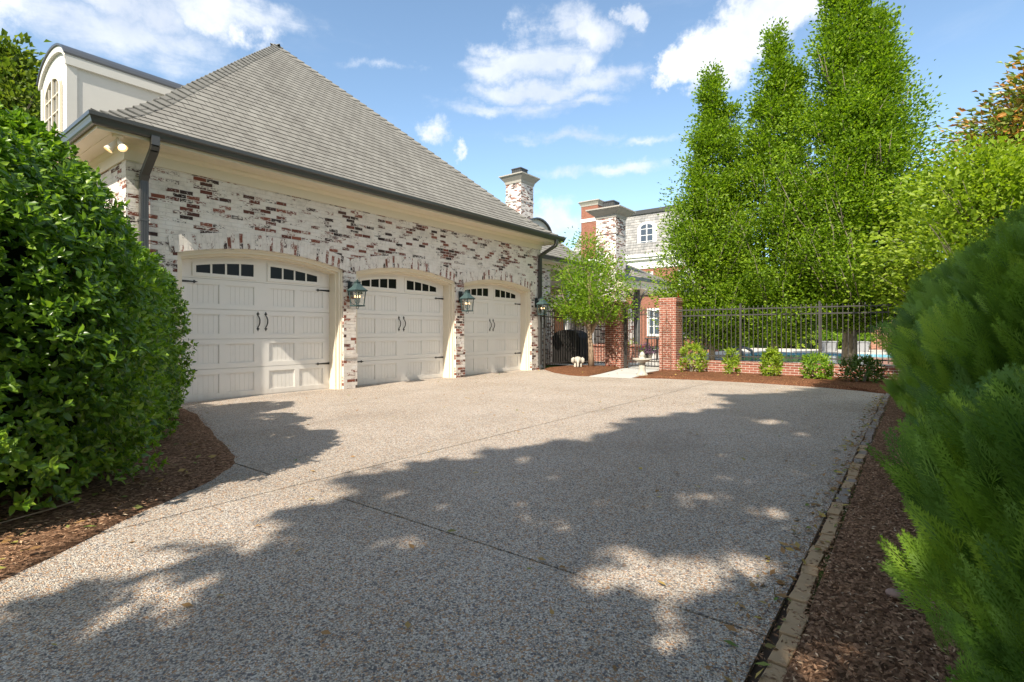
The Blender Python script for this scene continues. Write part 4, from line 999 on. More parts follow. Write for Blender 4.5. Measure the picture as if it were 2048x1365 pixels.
# loungers by the pool
def lounger(x, y, rz, label):
    L = thing('sun_lounger', label, 'sun lounger', (x, y, DK), 'grey sun loungers beside the pool')
    ca, sa = math.cos(rz), math.sin(rz)
    T = lambda px, py, pz: (x+px*ca-py*sa, y+px*sa+py*ca, DK+pz)
    for s in (-.32, .32):
        mb = MB(); mb.tube([T(-.9, s, .30), T(.45, s, .32), T(.75, s, .30), T(.93, s, .20), T(1.0, s, .0)], [.03, .035, .04, .05, .05], 8); mb.tube([T(-.7, s, .3), T(-.75, s, 0)], .03, 6)
        mb.tube([T(-.3, s, .32), T(-.15, s, .52), T(.15, s, .55), T(.35, s, .34)], .022, 6); mb.build('side_frame', M['lounge'], L)
    mb = MB(); a = [T(-.35, -.29, .33), T(.8, -.29, .33), T(.8, .29, .33), T(-.35, .29, .33)]; b = [(p[0], p[1], p[2]+.04) for p in a]
    for q_ in (a[::-1], b, (a[0], a[1], b[1], b[0]), (a[1], a[2], b[2], b[1]), (a[2], a[3], b[3], b[2]), (a[3], a[0], b[0], b[3])): mb.quad(q_)
    mb.build('seat', M['cushion'], L); mb = MB()
    a = [T(-.35, -.29, .33), T(-.95, -.29, .78), T(-.95, .29, .78), T(-.35, .29, .33)]; b = [(p[0]+.02*ca, p[1]+.02*sa, p[2]+.04) for p in a]
    for q_ in (a[::-1], b, (a[0], a[1], b[1], b[0]), (a[1], a[2], b[2], b[1]), (a[2], a[3], b[3], b[2]), (a[3], a[0], b[0], b[3])): mb.quad(q_)
    mb.tube([T(-.95, -.3, .8), T(-.95, .3, .8)], .03, 6); mb.build('backrest', M['cushion'], L)
lounger(-6.9+1.1, 19.6, R(12), 'grey sun lounger with curved legs, the nearer of two behind the fence')
lounger(-5.9, 21.4, R(12), 'grey sun lounger with curved legs, the farther of two behind the fence')
# brick edging along the mulch strip
eg = thing('brick_edging', 'row of tan and grey bricks edging the driveway along the mulch strip', 'edging', (-.42, 6, 0))
y = .3
while y < 12.3:
    L = random.choice((.20, .20, .205, .20, .10)); w_ = .036+random.uniform(-.004, .004)
    if 3.58 < y < 3.66: y += .12; continue
    tilt = random.uniform(-.006, .006); sh = random.uniform(-.010, .010)+(.02 if y < 2.6 else 0); ztop = .012+random.uniform(-.006, .005)
    cx = -.415+sh; a = random.uniform(-.09, .09); ca, sa = math.cos(a), math.sin(a); cyy = y+L/2
    pts = [(-w_, -L/2), (w_, -L/2), (w_, L/2), (-w_, L/2)]; pts = [(cx+p*ca-q*sa, cyy+p*sa+q*ca) for p, q in pts]
    mb = MB(); mb.prism(pts, 'z', -.03, ztop); 
    mb.build('brick', M['edge_tan'] if (random.random() < .55 and y < 7) or 2.2 < y < 3.3 else M['edge_grey'], eg, bevel=.004)
    y += L+random.uniform(.004, .012)
# ================================================================== vegetation
def rot_frame(Dv):
    Dv = norm(Dv); a = np.where(np.abs(Dv[:, 2:3]) > .9, np.array([[1., 0, 0]]), np.array([[0, 0, 1.]]))
    S = norm(np.cross(Dv, a)); return Dv, S, np.cross(S, Dv)
def trunk_mesh(parent, path, rad, limbs, mat, name='trunk'):
    mb = MB(); mb.tube(path, rad, 12)
    for pts, r in limbs: mb.tube(pts, r, 6)
    return mb.build(name, mat, parent, smooth=True)

def tree(name, label, cat, base, H, Rr, z0, mat, tmat, leaders=1, group=None, nb=300, lpb=150, lsize=.09, up=1.1, trunk_r=.11, shape=None, tops=None, asp=.62, fall=.22, lean=(0, 0), cull=None, hollow=0, seed=1, wide=.5):
    """crown built of branches that leave the trunk, each carrying leafy sprays"""
    r_ = np.random.default_rng(seed); bx, by, bz = base
    t = thing(name, label, cat, base, group)
    shape = shape or [(0, .45), (.12, .8), (.35, 1), (.6, .8), (.8, .5), (.95, .2), (1, .05)]
    hs, rs = zip(*shape); tops = tops or [(0, 0, 1.0)]
    limbs = []; P = []; Dd = []
    path = [(bx+lean[0]*k/6+.02*math.sin(k*1.7)*(k > 0), by+lean[1]*k/6+.02*math.cos(k*2.1)*(k > 0), bz+(H*.86)*k/6) for k in range(7)]
    prad = [trunk_r*1.25, trunk_r, trunk_r*.82, trunk_r*.62, trunk_r*.42, trunk_r*.25, trunk_r*.08]
    for tx, ty, hf in tops:
        if (tx, ty) != (0, 0):
            q = [Vector((bx+tx*f**.8, by+ty*f**.8, bz+z0*.6+(H*hf*.9-z0*.6)*g)) for f, g in ((0, 0), (.35, .18), (.7, .42), (.9, .7), (1, 1))]
            limbs.append((q, [trunk_r*.6, trunk_r*.5, trunk_r*.36, trunk_r*.2, trunk_r*.06]))
    for b in range(nb):
        tx, ty, hf = tops[b % len(tops)]
        h = r_.random()**.85; z_end = z0+(H*hf-z0)*h
        az = r_.random()*2*math.pi; lobe = 1+.22*math.sin(az*3+seed)+.14*math.sin(az*5+z_end*1.3)+r_.normal()*.08
        rr = Rr*(.75 if len(tops) > 1 and (tx, ty) != (0, 0) else 1)*np.interp(h, hs, rs)*lobe*(.45+.55*r_.random()**.35)
        cx = bx+lean[0]*h+tx*min(1, z_end/(H*.35)); cy = by+lean[1]*h+ty*min(1, z_end/(H*.35))
        end = np.array([cx+rr*math.cos(az), cy+rr*math.sin(az), bz+z_end])
        z_st = max(z0*.75, z_end-rr*up-.25*r_.random()*H*.2)
        st = np.array([cx, cy, bz+z_st]); mid = (st+end)/2+np.array([math.cos(az), math.sin(az), 0])*rr*.12
        if b % 3 == 0 or rr > Rr*.7:
            limbs.append(([tuple(st), tuple(mid), tuple(end)], [max(.008, trunk_r*.18*(1-h*.6)), max(.005, trunk_r*.1), .003]))
        n = int(lpb*(.45+.55*rr/Rr)*(.7+.6*r_.random())); u = r_.random(n)**.7*.85+.18
        C = ((1-u)**2)[:, None]*st+(2*u*(1-u))[:, None]*mid+(u**2)[:, None]*end
        out = norm(end-st); s = fall*(.5+u)[:, None]
        off = np.clip(r_.normal(size=(n, 3)), -1.7, 1.7)*np.array([1, 1, .6])*s*Rr**.5
        P.append(C+off); Dd.append(out[None, :]*.8+norm(off)*.9+r_.normal(size=(n, 3))*.35+np.array([0, 0, -.12]))
    P = np.concatenate(P); Dd = np.concatenate(Dd)
    if hollow:
        q = P*hollow; nz = np.sin(q[:, 0]*1.7+seed)*np.sin(q[:, 1]*1.9+1)+np.sin(q[:, 2]*1.3+q[:, 0]*.8)*.8+np.sin(q[:, 1]*3.1-q[:, 2]*2.3+q[:, 0]*2.7)*.6
        k = nz+r_.normal(size=len(P))*.35 > -1.25; P, Dd = P[k], Dd[k]
    if cull is not None:
        k = cull(P); P, Dd = P[k], Dd[k]
        ok = lambda pts: bool(np.all(cull(np.array([tuple(q) for q in pts[1:]]))))
        limbs = [l for l in limbs if ok(l[0])]
    n = len(P); L = lsize*(.7+.6*r_.random(n))
    V, F = leaf_arrays(P, Dd, L, L*asp)
    np_mesh('crown', V, F, mat, t)
    trunk_mesh(t, path, prad, limbs, tmat)
    return t

# hornbeams inside the pool fence
HB = 'upright green trees inside the pool fence'
hshape = [(0, .50), (.08, .82), (.22, 1), (.36, .98), (.52, .78), (.68, .50), (.84, .24), (1, .02)]
tree('hornbeam_tree', 'shortest and leftmost of the three tall upright green trees behind the iron fence', 'tree', (-5.15, 17.2, .25), 9.4, 1.62, .6, M['hornbeam'], M['trunk'], nb=520, lpb=210, lsize=.09, trunk_r=.08, hollow=2.6, shape=hshape, tops=[(0, 0, 1.0), (.45, .3, .87), (-.3, -.2, .76), (0, 0, .9)], group=HB, seed=3, fall=.105)
tree('hornbeam_tree', 'middle of the three tall upright green trees behind the iron fence, with a slim trunk', 'tree', (-3.35, 17.3, .25), 10.1, 1.62, .8, M['hornbeam'], M['trunk'], nb=520, lpb=210, lsize=.09, trunk_r=.095, hollow=2.6, shape=hshape, tops=[(0, 0, 1.0), (.45, .2, .88), (-.4, .1, .78), (0, 0, .9)], group=HB, seed=5, fall=.105)
tree('hornbeam_tree', 'tallest and broadest upright green tree, with a thick dark trunk right behind the fence', 'tree', (-1.45, 17.3, .25), 11.0, 2.25, 1.25, M['hornbeam'], M['trunk'], nb=820, lpb=240, lsize=.09, trunk_r=.16, hollow=2.6, shape=hshape, tops=[(-.30, -.2, .97), (.12, .1, 1.0), (.75, -.1, .86), (-.1, .2, .9), (.45, .4, .90)], group=HB, seed=8, fall=.105)
# young ornamental tree in the mulch island
tree('small_tree', 'young green tree with tan peeling trunk in the mulch before the left fence', 'tree', (-8.22, 14.85, .06), 4.25, 1.42, 1.8, M['maple'], M['tantrunk'], nb=150, lpb=100, lsize=.09, trunk_r=.085, shape=[(0, .62), (.13, .98), (.27, .80), (.45, 1), (.6, .72), (.8, .42), (1, .08)], tops=[(0, 0, 1.0), (-.55, .1, .74), (.5, -.1, .82), (.1, .2, .92)], seed=11, fall=.17, up=.8, asp=.5, lean=(-.12, -.05))
# yellow green tree behind the right hedge, magnolia beyond
tree('maple_tree', 'yellow green leafy tree leaning over the hedge at the right of the pool fence', 'tree', (1.25, 14.9, 0), 4.9, 2.1, 1.5, M['lime'], M['trunk'], nb=200, lpb=120, lsize=.12, trunk_r=.10, seed=13, up=.5, fall=.2, shape=[(0, .7), (.3, 1), (.6, .9), (.85, .55), (1, .2)])
tree('magnolia_tree', 'large magnolia with rust backed leaves rising at the right edge', 'tree', (4.9, 27.5, 0), 11.9, 4.2, 1.5, M['magnolia'], M['trunk'], nb=420, lpb=170, lsize=.25, trunk_r=.25, seed=17, up=.6, fall=.2, asp=.45, shape=[(0, .9), (.3, 1), (.55, .86), (.8, .55), (1, .1)])
tree('deciduous_tree', 'broad green tree rising behind the dormer at the far left', 'tree', (-28.6, 4.1, 0), 12.3, 3.6, 3, M['oak'], M['trunk'], nb=300, lpb=110, lsize=.26, trunk_r=.3, seed=19, up=.5, fall=.2)
# far trees beyond the garden wall
FT = 'trees beyond the garden wall'
for i, (x, y, h, r, mt, lab) in enumerate([(-4.2, 37.5, 4.8, 2.3, 'darkleaf', 'low dark green tree beyond the left end of the garden wall'),
        (-.2, 38, 5.0, 2.6, 'hornbeam', 'mid green tree beyond the garden wall, showing between the tall trunks'),
        (3.5, 39, 6.2, 3.0, 'darkleaf', 'dark green tree beyond the garden wall, beneath the magnolia'),
        (8.5, 40, 8.0, 4.0, 'lime', 'pale green tree beyond the right end of the garden wall'),
        (-8.6, 36, 5.2, 2.2, 'maple', 'fresh green tree beside the distant brick house')]):
    tree('deciduous_tree', lab, 'tree', (x, y, 0), h, r, .8, M[mt], M['trunk'], nb=130, lpb=80, lsize=.26, trunk_r=.12, seed=30+i, up=.5, fall=.24, group=FT)
# shade trees outside the frame: crowns cut to shape so shade and sun patches fall on set ground
sx, sy = SUN.x/SUN.z, SUN.y/SUN.z
EY = np.array([-2, .2, .8, 2.3, 2.8, 3.5, 4.3, 5.1, 5.9, 6.6, 7.2, 8.4, 9.6, 10.3, 11, 12, 14])
EX = np.array([-2.9, -2.85, -3.0, -3.15, -3.6, -3.25, -3.15, -2.70, -2.70, -2.95, -2.65, -2.2, -2.4, -2.8, -2.0, -1.7, -1.5])
spots = [(-.9, 2.5, .26), (-.66, 2.95, .24), (-1.1, 2.3, .14), (-.7, 1.95, .14), (-1.6, 3.2, .10), (-1.3, 3.6, .12), (-.95, 3.9, .14), (-2.1, 2.9, .10), (-1.8, 2.6, .08), (-1.25, 2.75, .10), (-.75, 4.9, .14), (-1.5, 5.2, .10), (-.9, 6.6, .12), (-.1, 2.9, .14), (-.15, 2.2, .18), (-.05, 3.9, .14), (-.1, 5.2, .10), (-1.57, 3.31, .11), (-1.2, 3.84, .16), (-2.28, 3.61, .11), (-2.86, 4.0, .10), (-1.82, 2.76, .10), (-1.55, 2.62, .06), (-1.25, 2.52, .12), (-.82, 2.78, .18), (-.55, 3.58, .10), (-.67, 3.76, .16), (-.68, 5.44, .10), (-1.11, 4.42, .13), (-1.52, 7.59, .29), (-.88, 7.03, .26), (-2.37, 4.76, .10), (-3.03, 2.53, .12), (-2.58, 2.6, .10), (-2.3, 1.96, .09), (-2.6, .9, .15), (-3.0, 1.5, .2), (.35, 3.2, .6), (.0, 2.75, .3), (.3, 2.6, .4), (.2, 1.9, .3), (.05, 3.6, .3), (.45, 2.2, .35), (.25, 4.6, .4), (.35, 6.2, .45), (.3, 8.4, .5), (.1, 10.4, .35), (-.2, 1.6, .2), (.1, 2.6, .25), (-.15, 3.4, .15), (-2.8, 1.0, .12), (-1.9, 7.6, .10), (-.2, 7.6, .2)]
def shade_cull(P):
    qx = P[:, 0]-sx*P[:, 2]; qy = P[:, 1]-sy*P[:, 2]
    edge = np.interp(qy, EY, EX)+.13*np.sin(qy*9.0)+.09*np.sin(qy*23+1)+rng.normal(size=len(P))*.05
    keep = qx > edge
    for (x, y, r) in spots:
        d = np.hypot((qx-x)*(1+.3*np.sin(qy*11)), (qy-y)); keep &= d > (r*1.12+.07)*(1+.40*np.sin(qx*17+qy*13))+rng.normal(size=len(P))*.03
    # the crown never reaches into the camera's view
    keep &= ~((P[:, 1] > 1.0) & (P[:, 2] < 5.2+.25*P[:, 1]))
    return keep
big = dict(nb=560, lpb=420, lsize=.19, trunk_r=.3, up=.5, fall=.30)
tree('shade_tree', 'broad leafy tree whose shade dapples the near driveway', 'tree', (1.9, -5.4, 0), 17.5, 4.6, 3.0, M['hornbeam'], M['trunk'], seed=41, cull=shade_cull, shape=[(0, .8), (.2, 1), (.5, 1), (.8, .85), (.95, .6), (1, .4)], **big)
tree('shade_tree', 'tall leafy tree beside the hedge whose shade reaches across the mulch strip', 'tree', (4.8, .5, 0), 12.0, 3.6, 3.6, M['maple'], M['trunk'], seed=43, cull=shade_cull, nb=300, lpb=330, lsize=.19, trunk_r=.22, up=.5, fall=.30)

# big laurels / hollies in front of the garage corner
def bush(name, label, cat, c, rx, ry, h, mat, n, L, group=None, rich=True, asp=.50, seed=1, low=.0, twigs=True, power=2.4, clump=.16, core=True, cn=None):
    r_ = np.random.default_rng(seed); cx, cy, z0 = c
    t = thing(name, label, cat, (cx, cy, z0), group)
    nc = cn or int(n/9)
    # rosettes on a superellipsoid shell with lumps
    a = r_.random(nc)*2*math.pi; s = r_.random(nc)**.8
    zc = low+(1-low)*s
    prof = lambda q: np.power(np.clip(1-np.abs(np.clip((q-.38), -.38, 1)/.64)**power, 0, 1), 1/power)
    lump = 1+.06*np.sin(a*4+seed+zc*5)+.05*np.sin(a*9+zc*11+seed*2)+r_.normal(size=nc)*.055
    dep = 1-.32*r_.random(nc)**2.2
    rr = prof(zc)*lump*dep
    C = np.stack([cx+rx*rr*np.cos(a), cy+ry*rr*np.sin(a), z0+h*zc*(1+.05*np.sin(a*5+seed))], 1)
    Nn = norm(np.stack([np.cos(a)*rr/rx, np.sin(a)*rr/ry, (zc-.30)*1.15/h*1.2], 1))
    m_ = int(n/nc); P = np.repeat(C, m_, 0); Nr = np.repeat(Nn, m_, 0)
    ax = norm(Nr+np.array([0, 0, .55]))
    Dv, S, U = rot_frame(ax); k = np.tile(np.arange(m_), nc); ph = k*2.4+np.repeat(r_.random(nc)*6, m_)
    tilt = .45+.9*(k/m_)[:, None]+r_.normal(size=(len(k), 1))*.2
    D2 = norm(Dv*np.cos(tilt)+(S*np.cos(ph)[:, None]+U*np.sin(ph)[:, None])*np.sin(tilt)+r_.normal(size=P.shape)*.12)
    P = P-Dv*(k/m_)[:, None]*L*.9+r_.normal(size=P.shape)*.012
    LL = L*(.65+.5*r_.random(len(P)))*(1-.25*(1-k/m_))
    keep = P[:, 2] > z0+.02
    V, F = leaf_arrays(P[keep], D2[keep], LL[keep], LL[keep]*asp, up=norm(Dv[keep]+r_.normal(size=Dv[keep].shape)*.3), fold=.18, rich=rich, droop=.18)
    np_mesh('foliage', V, F, mat, t, smooth=False)
    mb = MB()
    for q in range(26 if twigs else 5):
        aa = r_.random()*6.28; f = r_.random(); e = .55+.3*r_.random(); zz = h*(.25+.6*f)
        mb.tube([(cx+.06*math.cos(aa), cy+.06*math.sin(aa), z0-.02), (cx+rx*.3*math.cos(aa), cy+ry*.3*math.sin(aa), z0+zz*.4), (cx+rx*e*math.cos(aa+.2), cy+ry*e*math.sin(aa+.2), z0+zz)], [.022, .014, .004], 5)
    mb.build('stems', M['trunk'], t)
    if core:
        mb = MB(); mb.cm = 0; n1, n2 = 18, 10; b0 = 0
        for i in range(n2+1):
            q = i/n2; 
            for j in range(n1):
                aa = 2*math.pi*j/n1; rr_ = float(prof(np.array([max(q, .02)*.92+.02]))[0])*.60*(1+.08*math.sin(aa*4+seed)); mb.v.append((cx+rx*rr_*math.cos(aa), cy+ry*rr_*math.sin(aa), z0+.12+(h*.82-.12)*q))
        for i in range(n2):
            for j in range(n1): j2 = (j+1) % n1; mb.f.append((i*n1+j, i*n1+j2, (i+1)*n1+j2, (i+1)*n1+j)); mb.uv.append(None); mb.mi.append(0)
        mb.build('inner_hull', M['core'], t)  # solid hull added to block see-through, dark behind the leaves
    return t
M['core'] = plain('dark_inner_hull', (.012, .022, .008), .95, .3, 14, .05)  # near-black colour puts the shaded depth between leaves into the hull
HG = 'tall glossy shrubs in the bed before the garage'
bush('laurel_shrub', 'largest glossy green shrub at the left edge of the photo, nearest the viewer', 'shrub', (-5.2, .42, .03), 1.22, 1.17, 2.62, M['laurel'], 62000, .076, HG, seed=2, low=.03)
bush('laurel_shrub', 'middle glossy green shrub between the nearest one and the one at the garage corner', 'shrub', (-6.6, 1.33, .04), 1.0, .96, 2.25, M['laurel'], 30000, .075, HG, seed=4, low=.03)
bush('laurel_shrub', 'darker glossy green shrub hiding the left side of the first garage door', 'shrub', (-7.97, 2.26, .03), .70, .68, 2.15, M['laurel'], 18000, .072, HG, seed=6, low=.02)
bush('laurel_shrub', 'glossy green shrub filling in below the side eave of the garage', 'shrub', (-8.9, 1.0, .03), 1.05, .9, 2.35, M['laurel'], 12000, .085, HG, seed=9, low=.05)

# low laurels against the brick wall
def px_ground(x, y, z=0.0):
    u = (x-1024)/1048; v = (664-y)/1048; s = (z-1.2)/v
    return (.7927*u-.6096)*s, (.6096*u+.7927)*s
LG = 'young laurels in front of the low brick wall'
for i, (px, Y, w, h, mt, lab) in enumerate([(1386, 14.85, .50, .84, 'lime', 'fullest round bright green laurel next to the right gate pier'),
        (1463, 14.8, .27, .74, 'lime', 'narrow bright green laurel, second from the right gate pier'),
        (1543, 14.6, .32, .72, 'lime', 'bright green laurel with an orange leaf, third from the right gate pier'),
        (1633, 14.4, .44, .68, 'maple', 'half shaded laurel, fourth from the right gate pier'),  # partial shade put into a darker leaf colour
        (1722, 14.1, .54, .58, 'darkleaf', 'low spreading shaded laurel nearest the arborvitae hedge')]):  # shade put into the darkest leaf colour of the row
    u = (px-1024)/1048; q = Y/(.6096*u+.7927); X = (.7927*u-.6096)*q
    bush('laurel_plant', lab, 'shrub', (X, Y, .05), w*.76, w*.7, h*(.93 if i % 2 else 1), M[mt], 950 if w > .3 else 520, .13, LG, rich=True, asp=.30, seed=50+i, low=.08, twigs=False, core=False, power=2.2, cn=110 if w > .3 else 60)
# shrubs at the garden wall and the planters by the pool
SH = 'shrubs along the garden wall'
for i, (x, y, r, h, mt, lab) in enumerate([(-6.6, 32.3, 1.2, 1.9, 'hornbeam', 'green shrub at the left end of the garden wall'), (-4.7, 32.3, 1.2, 2.1, 'lime', 'yellow green shrub against the garden wall, left of the slim trunk'),
        (-2.7, 32.4, 1.0, 1.7, 'maple', 'rounded green shrub against the garden wall, right of the slim trunk'), (1.55, 32.4, .8, 2.6, 'lime', 'bright yellow green climber on the garden wall beside the hedge'), (-8.6, 31.5, 1.3, 2.4, 'darkleaf', 'dark green shrub between the pavilion and the garden wall')]):
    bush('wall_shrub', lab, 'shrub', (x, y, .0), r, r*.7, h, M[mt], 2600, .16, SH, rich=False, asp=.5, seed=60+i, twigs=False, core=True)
for i, (x, y, lab) in enumerate([(-3.2, 28.6, 'grey planter across the pool, well left of the thick trunk'), (-1.95, 28.8, 'grey planter across the pool, right beside the thick trunk')]):
    t = thing('planter', lab, 'planter', (x, y, DK), 'grey planters by the pool')
    mb = MB(); mb.frustum(x, y, DK+.001, DK+.44, .27, .27, .33, .33); mb.frustum(x, y, DK+.44, DK+.49, .355, .355, .355, .355); mb.build('pot', M['pot'], t)
    r_ = np.random.default_rng(80+i); n = 900; P = np.stack([x+r_.normal(size=n)*.25, y+r_.normal(size=n)*.25, DK+.55+abs(r_.normal(size=n))*.33], 1)
    V, F = leaf_arrays(P, r_.normal(size=(n, 3))+np.array([0, 0, .6]), .11*(.7+.6*r_.random(n)), .06*np.ones(n)); np_mesh('plant', V, F, M['maple'], t)
def flowerpot(x, y, r, h, mt, label, nm):
    t = thing('flower_pot', label, 'flower pot', (x, y, .011)); pot(x, y, r, h, M['stone'], nm).build('pot', M['stone'], t, smooth=True)
    r_ = np.random.default_rng(int(abs(x*100))); n = 700; P = np.stack([x+r_.normal(size=n)*r*.7, y+r_.normal(size=n)*r*.7, h+.06+abs(r_.normal(size=n))*.16], 1)
    V, F = leaf_arrays(P, r_.normal(size=(n, 3))+np.array([0, 0, .4]), .10*(.7+.6*r_.random(n)), .06*np.ones(n)); np_mesh('plant', V, F, M[mt], t)
flowerpot(-9.1, 19.3, .30, .34, 'lime', 'pale pot with a bright yellow green plant behind the garden gate', 'pot')
flowerpot(-8.95, 20.9, .26, .22, 'purple', 'low pot of purple foliage behind the garden gate', 'pot')

# arborvitae hedge: one frond is a branched flat spray, thousands of them make a plant
def frond():
    T = []
    def seg(p, d, l, w): 
        n_ = np.array([-d[1], d[0]]); T.append([p, p+d*l*.5+n_*w, p+d*l, p+d*l*.5-n_*w])
    p0 = np.array([0., 0.]); seg(p0, np.array([1., 0.]), 1.0, .013)
    for i in range(7):
        for s in (-1, 1):
            x = .12+.115*i+.03*(s > 0); an = s*R(33-1.5*i); d = np.array([math.cos(an), math.sin(an)]); l = .44*(1-.09*i); b = np.array([x, 0])
            seg(b, d, l, .0125)
            for j in range(2):
                for s2 in (-1, 1):
                    a2 = an+s2*R(27); d2 = np.array([math.cos(a2), math.sin(a2)]); seg(b+d*l*(.28+.30*j), d2, l*.42*(1-.2*j), .0105)
    return np.array(T)   # (k,4,2)
FR = frond()
def arbor_arrays(h, r, n, size, seed):
    r_ = np.random.default_rng(seed)
    # sprays gather in upright tufts with dark gaps between them
    nt_ = 95; tz = r_.random(nt_)**.9; ta = r_.random(nt_)*2*math.pi; tr = 1+r_.normal(size=nt_)*.15; tt = r_.random(nt_)
    ti = r_.integers(0, nt_, n); du = r_.normal(size=n); dv = r_.normal(size=n)
    z = np.clip(tz[ti]+dv*.06, 0, 1); a = ta[ti]+du*.16
    tuft = tr[ti]*(1.08-.17*(du**2+dv**2*.7).clip(0, 3))
    rad = np.interp(z, [0, .1, .35, .7, .9, 1], [.95, 1, 1, .96, .76, .30])*r*tuft*(1-.22*r_.random(n)**2)
    C = np.stack([rad*np.cos(a), rad*np.sin(a), z*h], 1)
    Dv = norm(np.stack([np.cos(a)*.7, np.sin(a)*.7, .7+.5*z], 1)+r_.normal(size=(n, 3))*.25)
    up = norm(np.stack([-np.sin(a), np.cos(a), 0*a], 1)+r_.normal(size=(n, 3))*.5)   # sprays stand on edge
    S = norm(np.cross(Dv, up)); U = np.cross(S, Dv); sz = size*(.65+.7*r_.random(n))
    C = C-Dv*sz[:, None]*.5
    k = FR.shape[0]
    fx = FR[:, :, 0].ravel(); fy = FR[:, :, 1].ravel()
    curl = -.22*fx**2-.35*fy**2
    V = C[:, None, :]+sz[:, None, None]*(Dv[:, None, :]*fx[None, :, None]+S[:, None, :]*fy[None, :, None]+U[:, None, :]*curl[None, :, None])
    V = V.reshape(-1, 3); b = np.arange(n*k)[:, None]*4; F = b+np.array([[0, 1, 2, 3]])
    return V, F, np.repeat(.55*tt[ti]+.45*r_.random(n), k*4)
def arborvitae(loc, h, r, n, size, seed, label, src=None, rz=0, sc=1):
    if src is None:
        t = thing('arborvitae', label, 'arborvitae', (0, 0, 0), 'arborvitae row along the mulch strip')
        V, F, tn = arbor_arrays(h, r, n, size, seed); fo = np_mesh('foliage', V, F, M['cedar'], t); fo.data.attributes.new('tint', 'FLOAT', 'POINT').data.foreach_set('value', tn.astype(np.float32))
        mb = MB(); mb.tube([(0, 0, -.03), (.01, 0, h*.4), (0, .01, h*.85)], [.06, .045, .01], 8)
        for q in range(60):
            a = q*2.4; z = .1+.75*h*q/60; rr = r*.72*(1-.5*(q/60)); mb.tube([(0, 0, z), (rr*.5*math.cos(a), rr*.5*math.sin(a), z+.08), (rr*math.cos(a), rr*math.sin(a), z+.22)], [.012, .008, .003], 4)
        mb.build('trunk', M['trunk'], t)
        mb = MB(); mb.lathe((0, 0, .06), [(r*.3, 0), (r*.42, h*.1), (r*.42, h*.4), (r*.34, h*.7), (r*.2, h*.8), (.01, h*.86)], 16); mb.build('inner_hull', M['core'], t)  # solid near-black hull blocks see-through and darkens the gaps between sprays
    else:
        t = copy_tree(src); t['label'] = label
    t.location = loc; t.rotation_euler = (0, 0, rz); t.scale = (min(sc, 1.05), min(sc, 1.05), sc)
    return t
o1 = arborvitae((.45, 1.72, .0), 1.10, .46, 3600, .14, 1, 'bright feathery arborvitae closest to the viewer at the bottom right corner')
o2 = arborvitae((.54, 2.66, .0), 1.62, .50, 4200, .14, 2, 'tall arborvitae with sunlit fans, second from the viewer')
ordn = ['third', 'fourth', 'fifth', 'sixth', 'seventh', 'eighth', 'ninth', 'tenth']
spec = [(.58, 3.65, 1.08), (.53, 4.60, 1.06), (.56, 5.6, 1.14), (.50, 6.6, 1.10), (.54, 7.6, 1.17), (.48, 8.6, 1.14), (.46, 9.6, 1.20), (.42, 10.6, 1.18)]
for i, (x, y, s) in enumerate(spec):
    arborvitae((x, y, 0), 0, 0, 0, 0, 0, ('last and farthest arborvitae of the row, beside the low laurels' if i == 7 else '%s arborvitae of the row counted from the viewer' % ordn[i]), src=o2, rz=1.3*i+.5, sc=s)

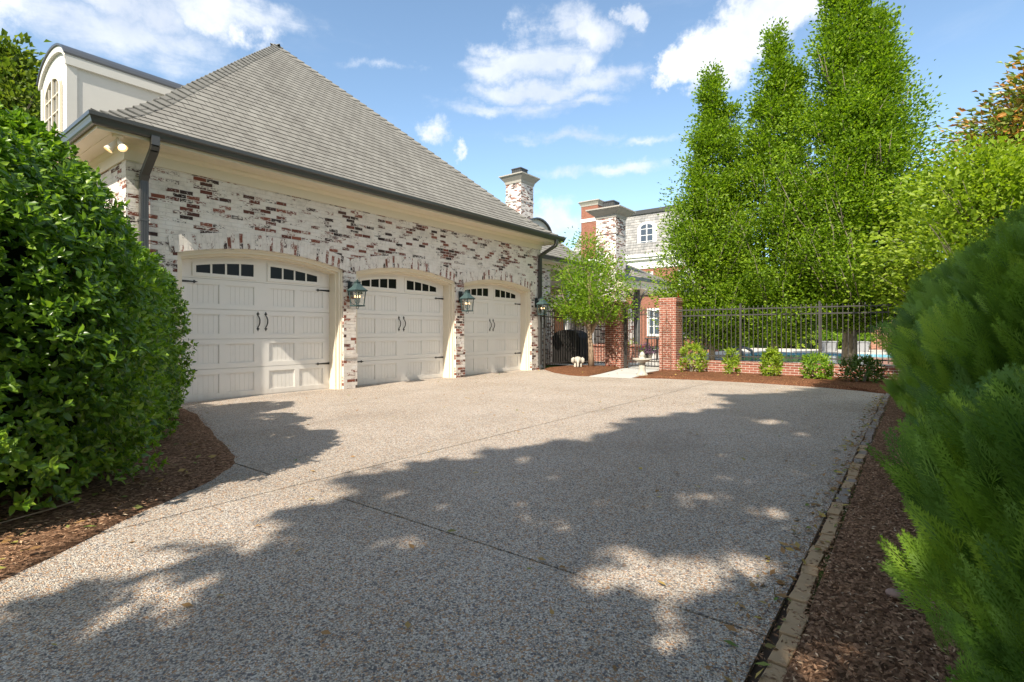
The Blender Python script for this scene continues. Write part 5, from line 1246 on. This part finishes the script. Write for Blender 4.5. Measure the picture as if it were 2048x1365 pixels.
# litter and bark chips
def inside(px_, py_, poly):
    c = np.zeros(len(px_), bool); n = len(poly)
    for i in range(n):
        x1, y1 = poly[i]; x2, y2 = poly[(i+1) % n]
        cond = ((y1 > py_) != (y2 > py_)) & (px_ < (x2-x1)*(py_-y1)/(y2-y1+1e-12)+x1); c ^= cond
    return c
def chips(name, n, x0, x1, y0, y1, poly, z, L, mat, wr=.28, tilt=.35, seed=5, label='loose bark chips', cat='mulch'):
    r_ = np.random.default_rng(seed); x = x0+(x1-x0)*r_.random(n); y = y0+(y1-y0)*r_.random(n)
    if poly is not None: k = inside(x, y, poly); x, y = x[k], y[k]
    n = len(x); a = r_.random(n)*6.28; zz = z(x, y) if callable(z) else z
    P = np.stack([x, y, zz+.004+.012*r_.random(n)], 1)
    Dv = np.stack([np.cos(a), np.sin(a), tilt*r_.normal(size=n)*.6], 1); LL = L*(.4+r_.random(n))
    up = norm(np.array([0, 0, 1.])+r_.normal(size=(n, 3))*tilt)
    V, F = leaf_arrays(P, Dv, LL, LL*wr, up=up, fold=.1, droop=0)
    o = np_mesh(name, V, F, mat); return tag(o, label, cat, kind='stuff')
chips('bark_chips', 60000, -.37, .8, .4, 12.4, None, .030, .021, M['chip'], label='loose shredded bark on the right hand mulch strip')
chips('bark_chips', 45000, -9.4, -3.2, -.2, 3.4, left_bed, lambda x, y: .035+.03*0*x, .024, M['chip'], seed=6, label='loose shredded bark on the left hand mulch bed')
chips('bark_chips', 5000, -.52, -.34, .3, 12.2, None, .0, .022, M['chip'], seed=16, label='bark crumbs lodged along the brick edging')
chips('leaf_litter', 420, -9.3, -.5, .3, 12.3, None, .002, .045, M['litter'], wr=.5, seed=7, tilt=.25, label='dry leaves scattered on the driveway', cat='leaves')
chips('leaf_litter', 420, -6, -3.2, -.2, 3.2, left_bed, .045, .06, M['litter'], wr=.5, seed=8, tilt=.3, label='dry and yellow leaves along the left mulch bed', cat='leaves')
chips('leaf_litter', 500, -.62, -.38, 1.2, 12.2, None, .004, .05, M['litter'], wr=.45, seed=9, tilt=.4, label='dry leaves gathered against the brick edging', cat='leaves')
chips('leaf_litter', 260, -9.0, .3, 12.4, 15.5, None, .07, .05, M['litter'], wr=.5, seed=10, tilt=.3, label='dry leaves on the mulch before the gate', cat='leaves')
# twigs and a stone
tw = MB(); tw.tube([(-4.55, 1.05, .05), (-4.35, .85, .075), (-4.3, .55, .06), (-4.15, .35, .05)], [.006, .006, .004, .002], 5)
tag(tw.build('fallen_twig', M['tantrunk'], loc=(-4.3, .7, .05)), 'thin bent twig lying on the left mulch bed', 'twig')
st = MB(); st.ball((-.07, 2.86, .045), .036, .030, .018, 12, 8, .05)
tag(st.build('stone', M['pebble'], loc=(-.05, 2.86, .05), smooth=True), 'small pinkish stone lying on the right mulch strip', 'stone')
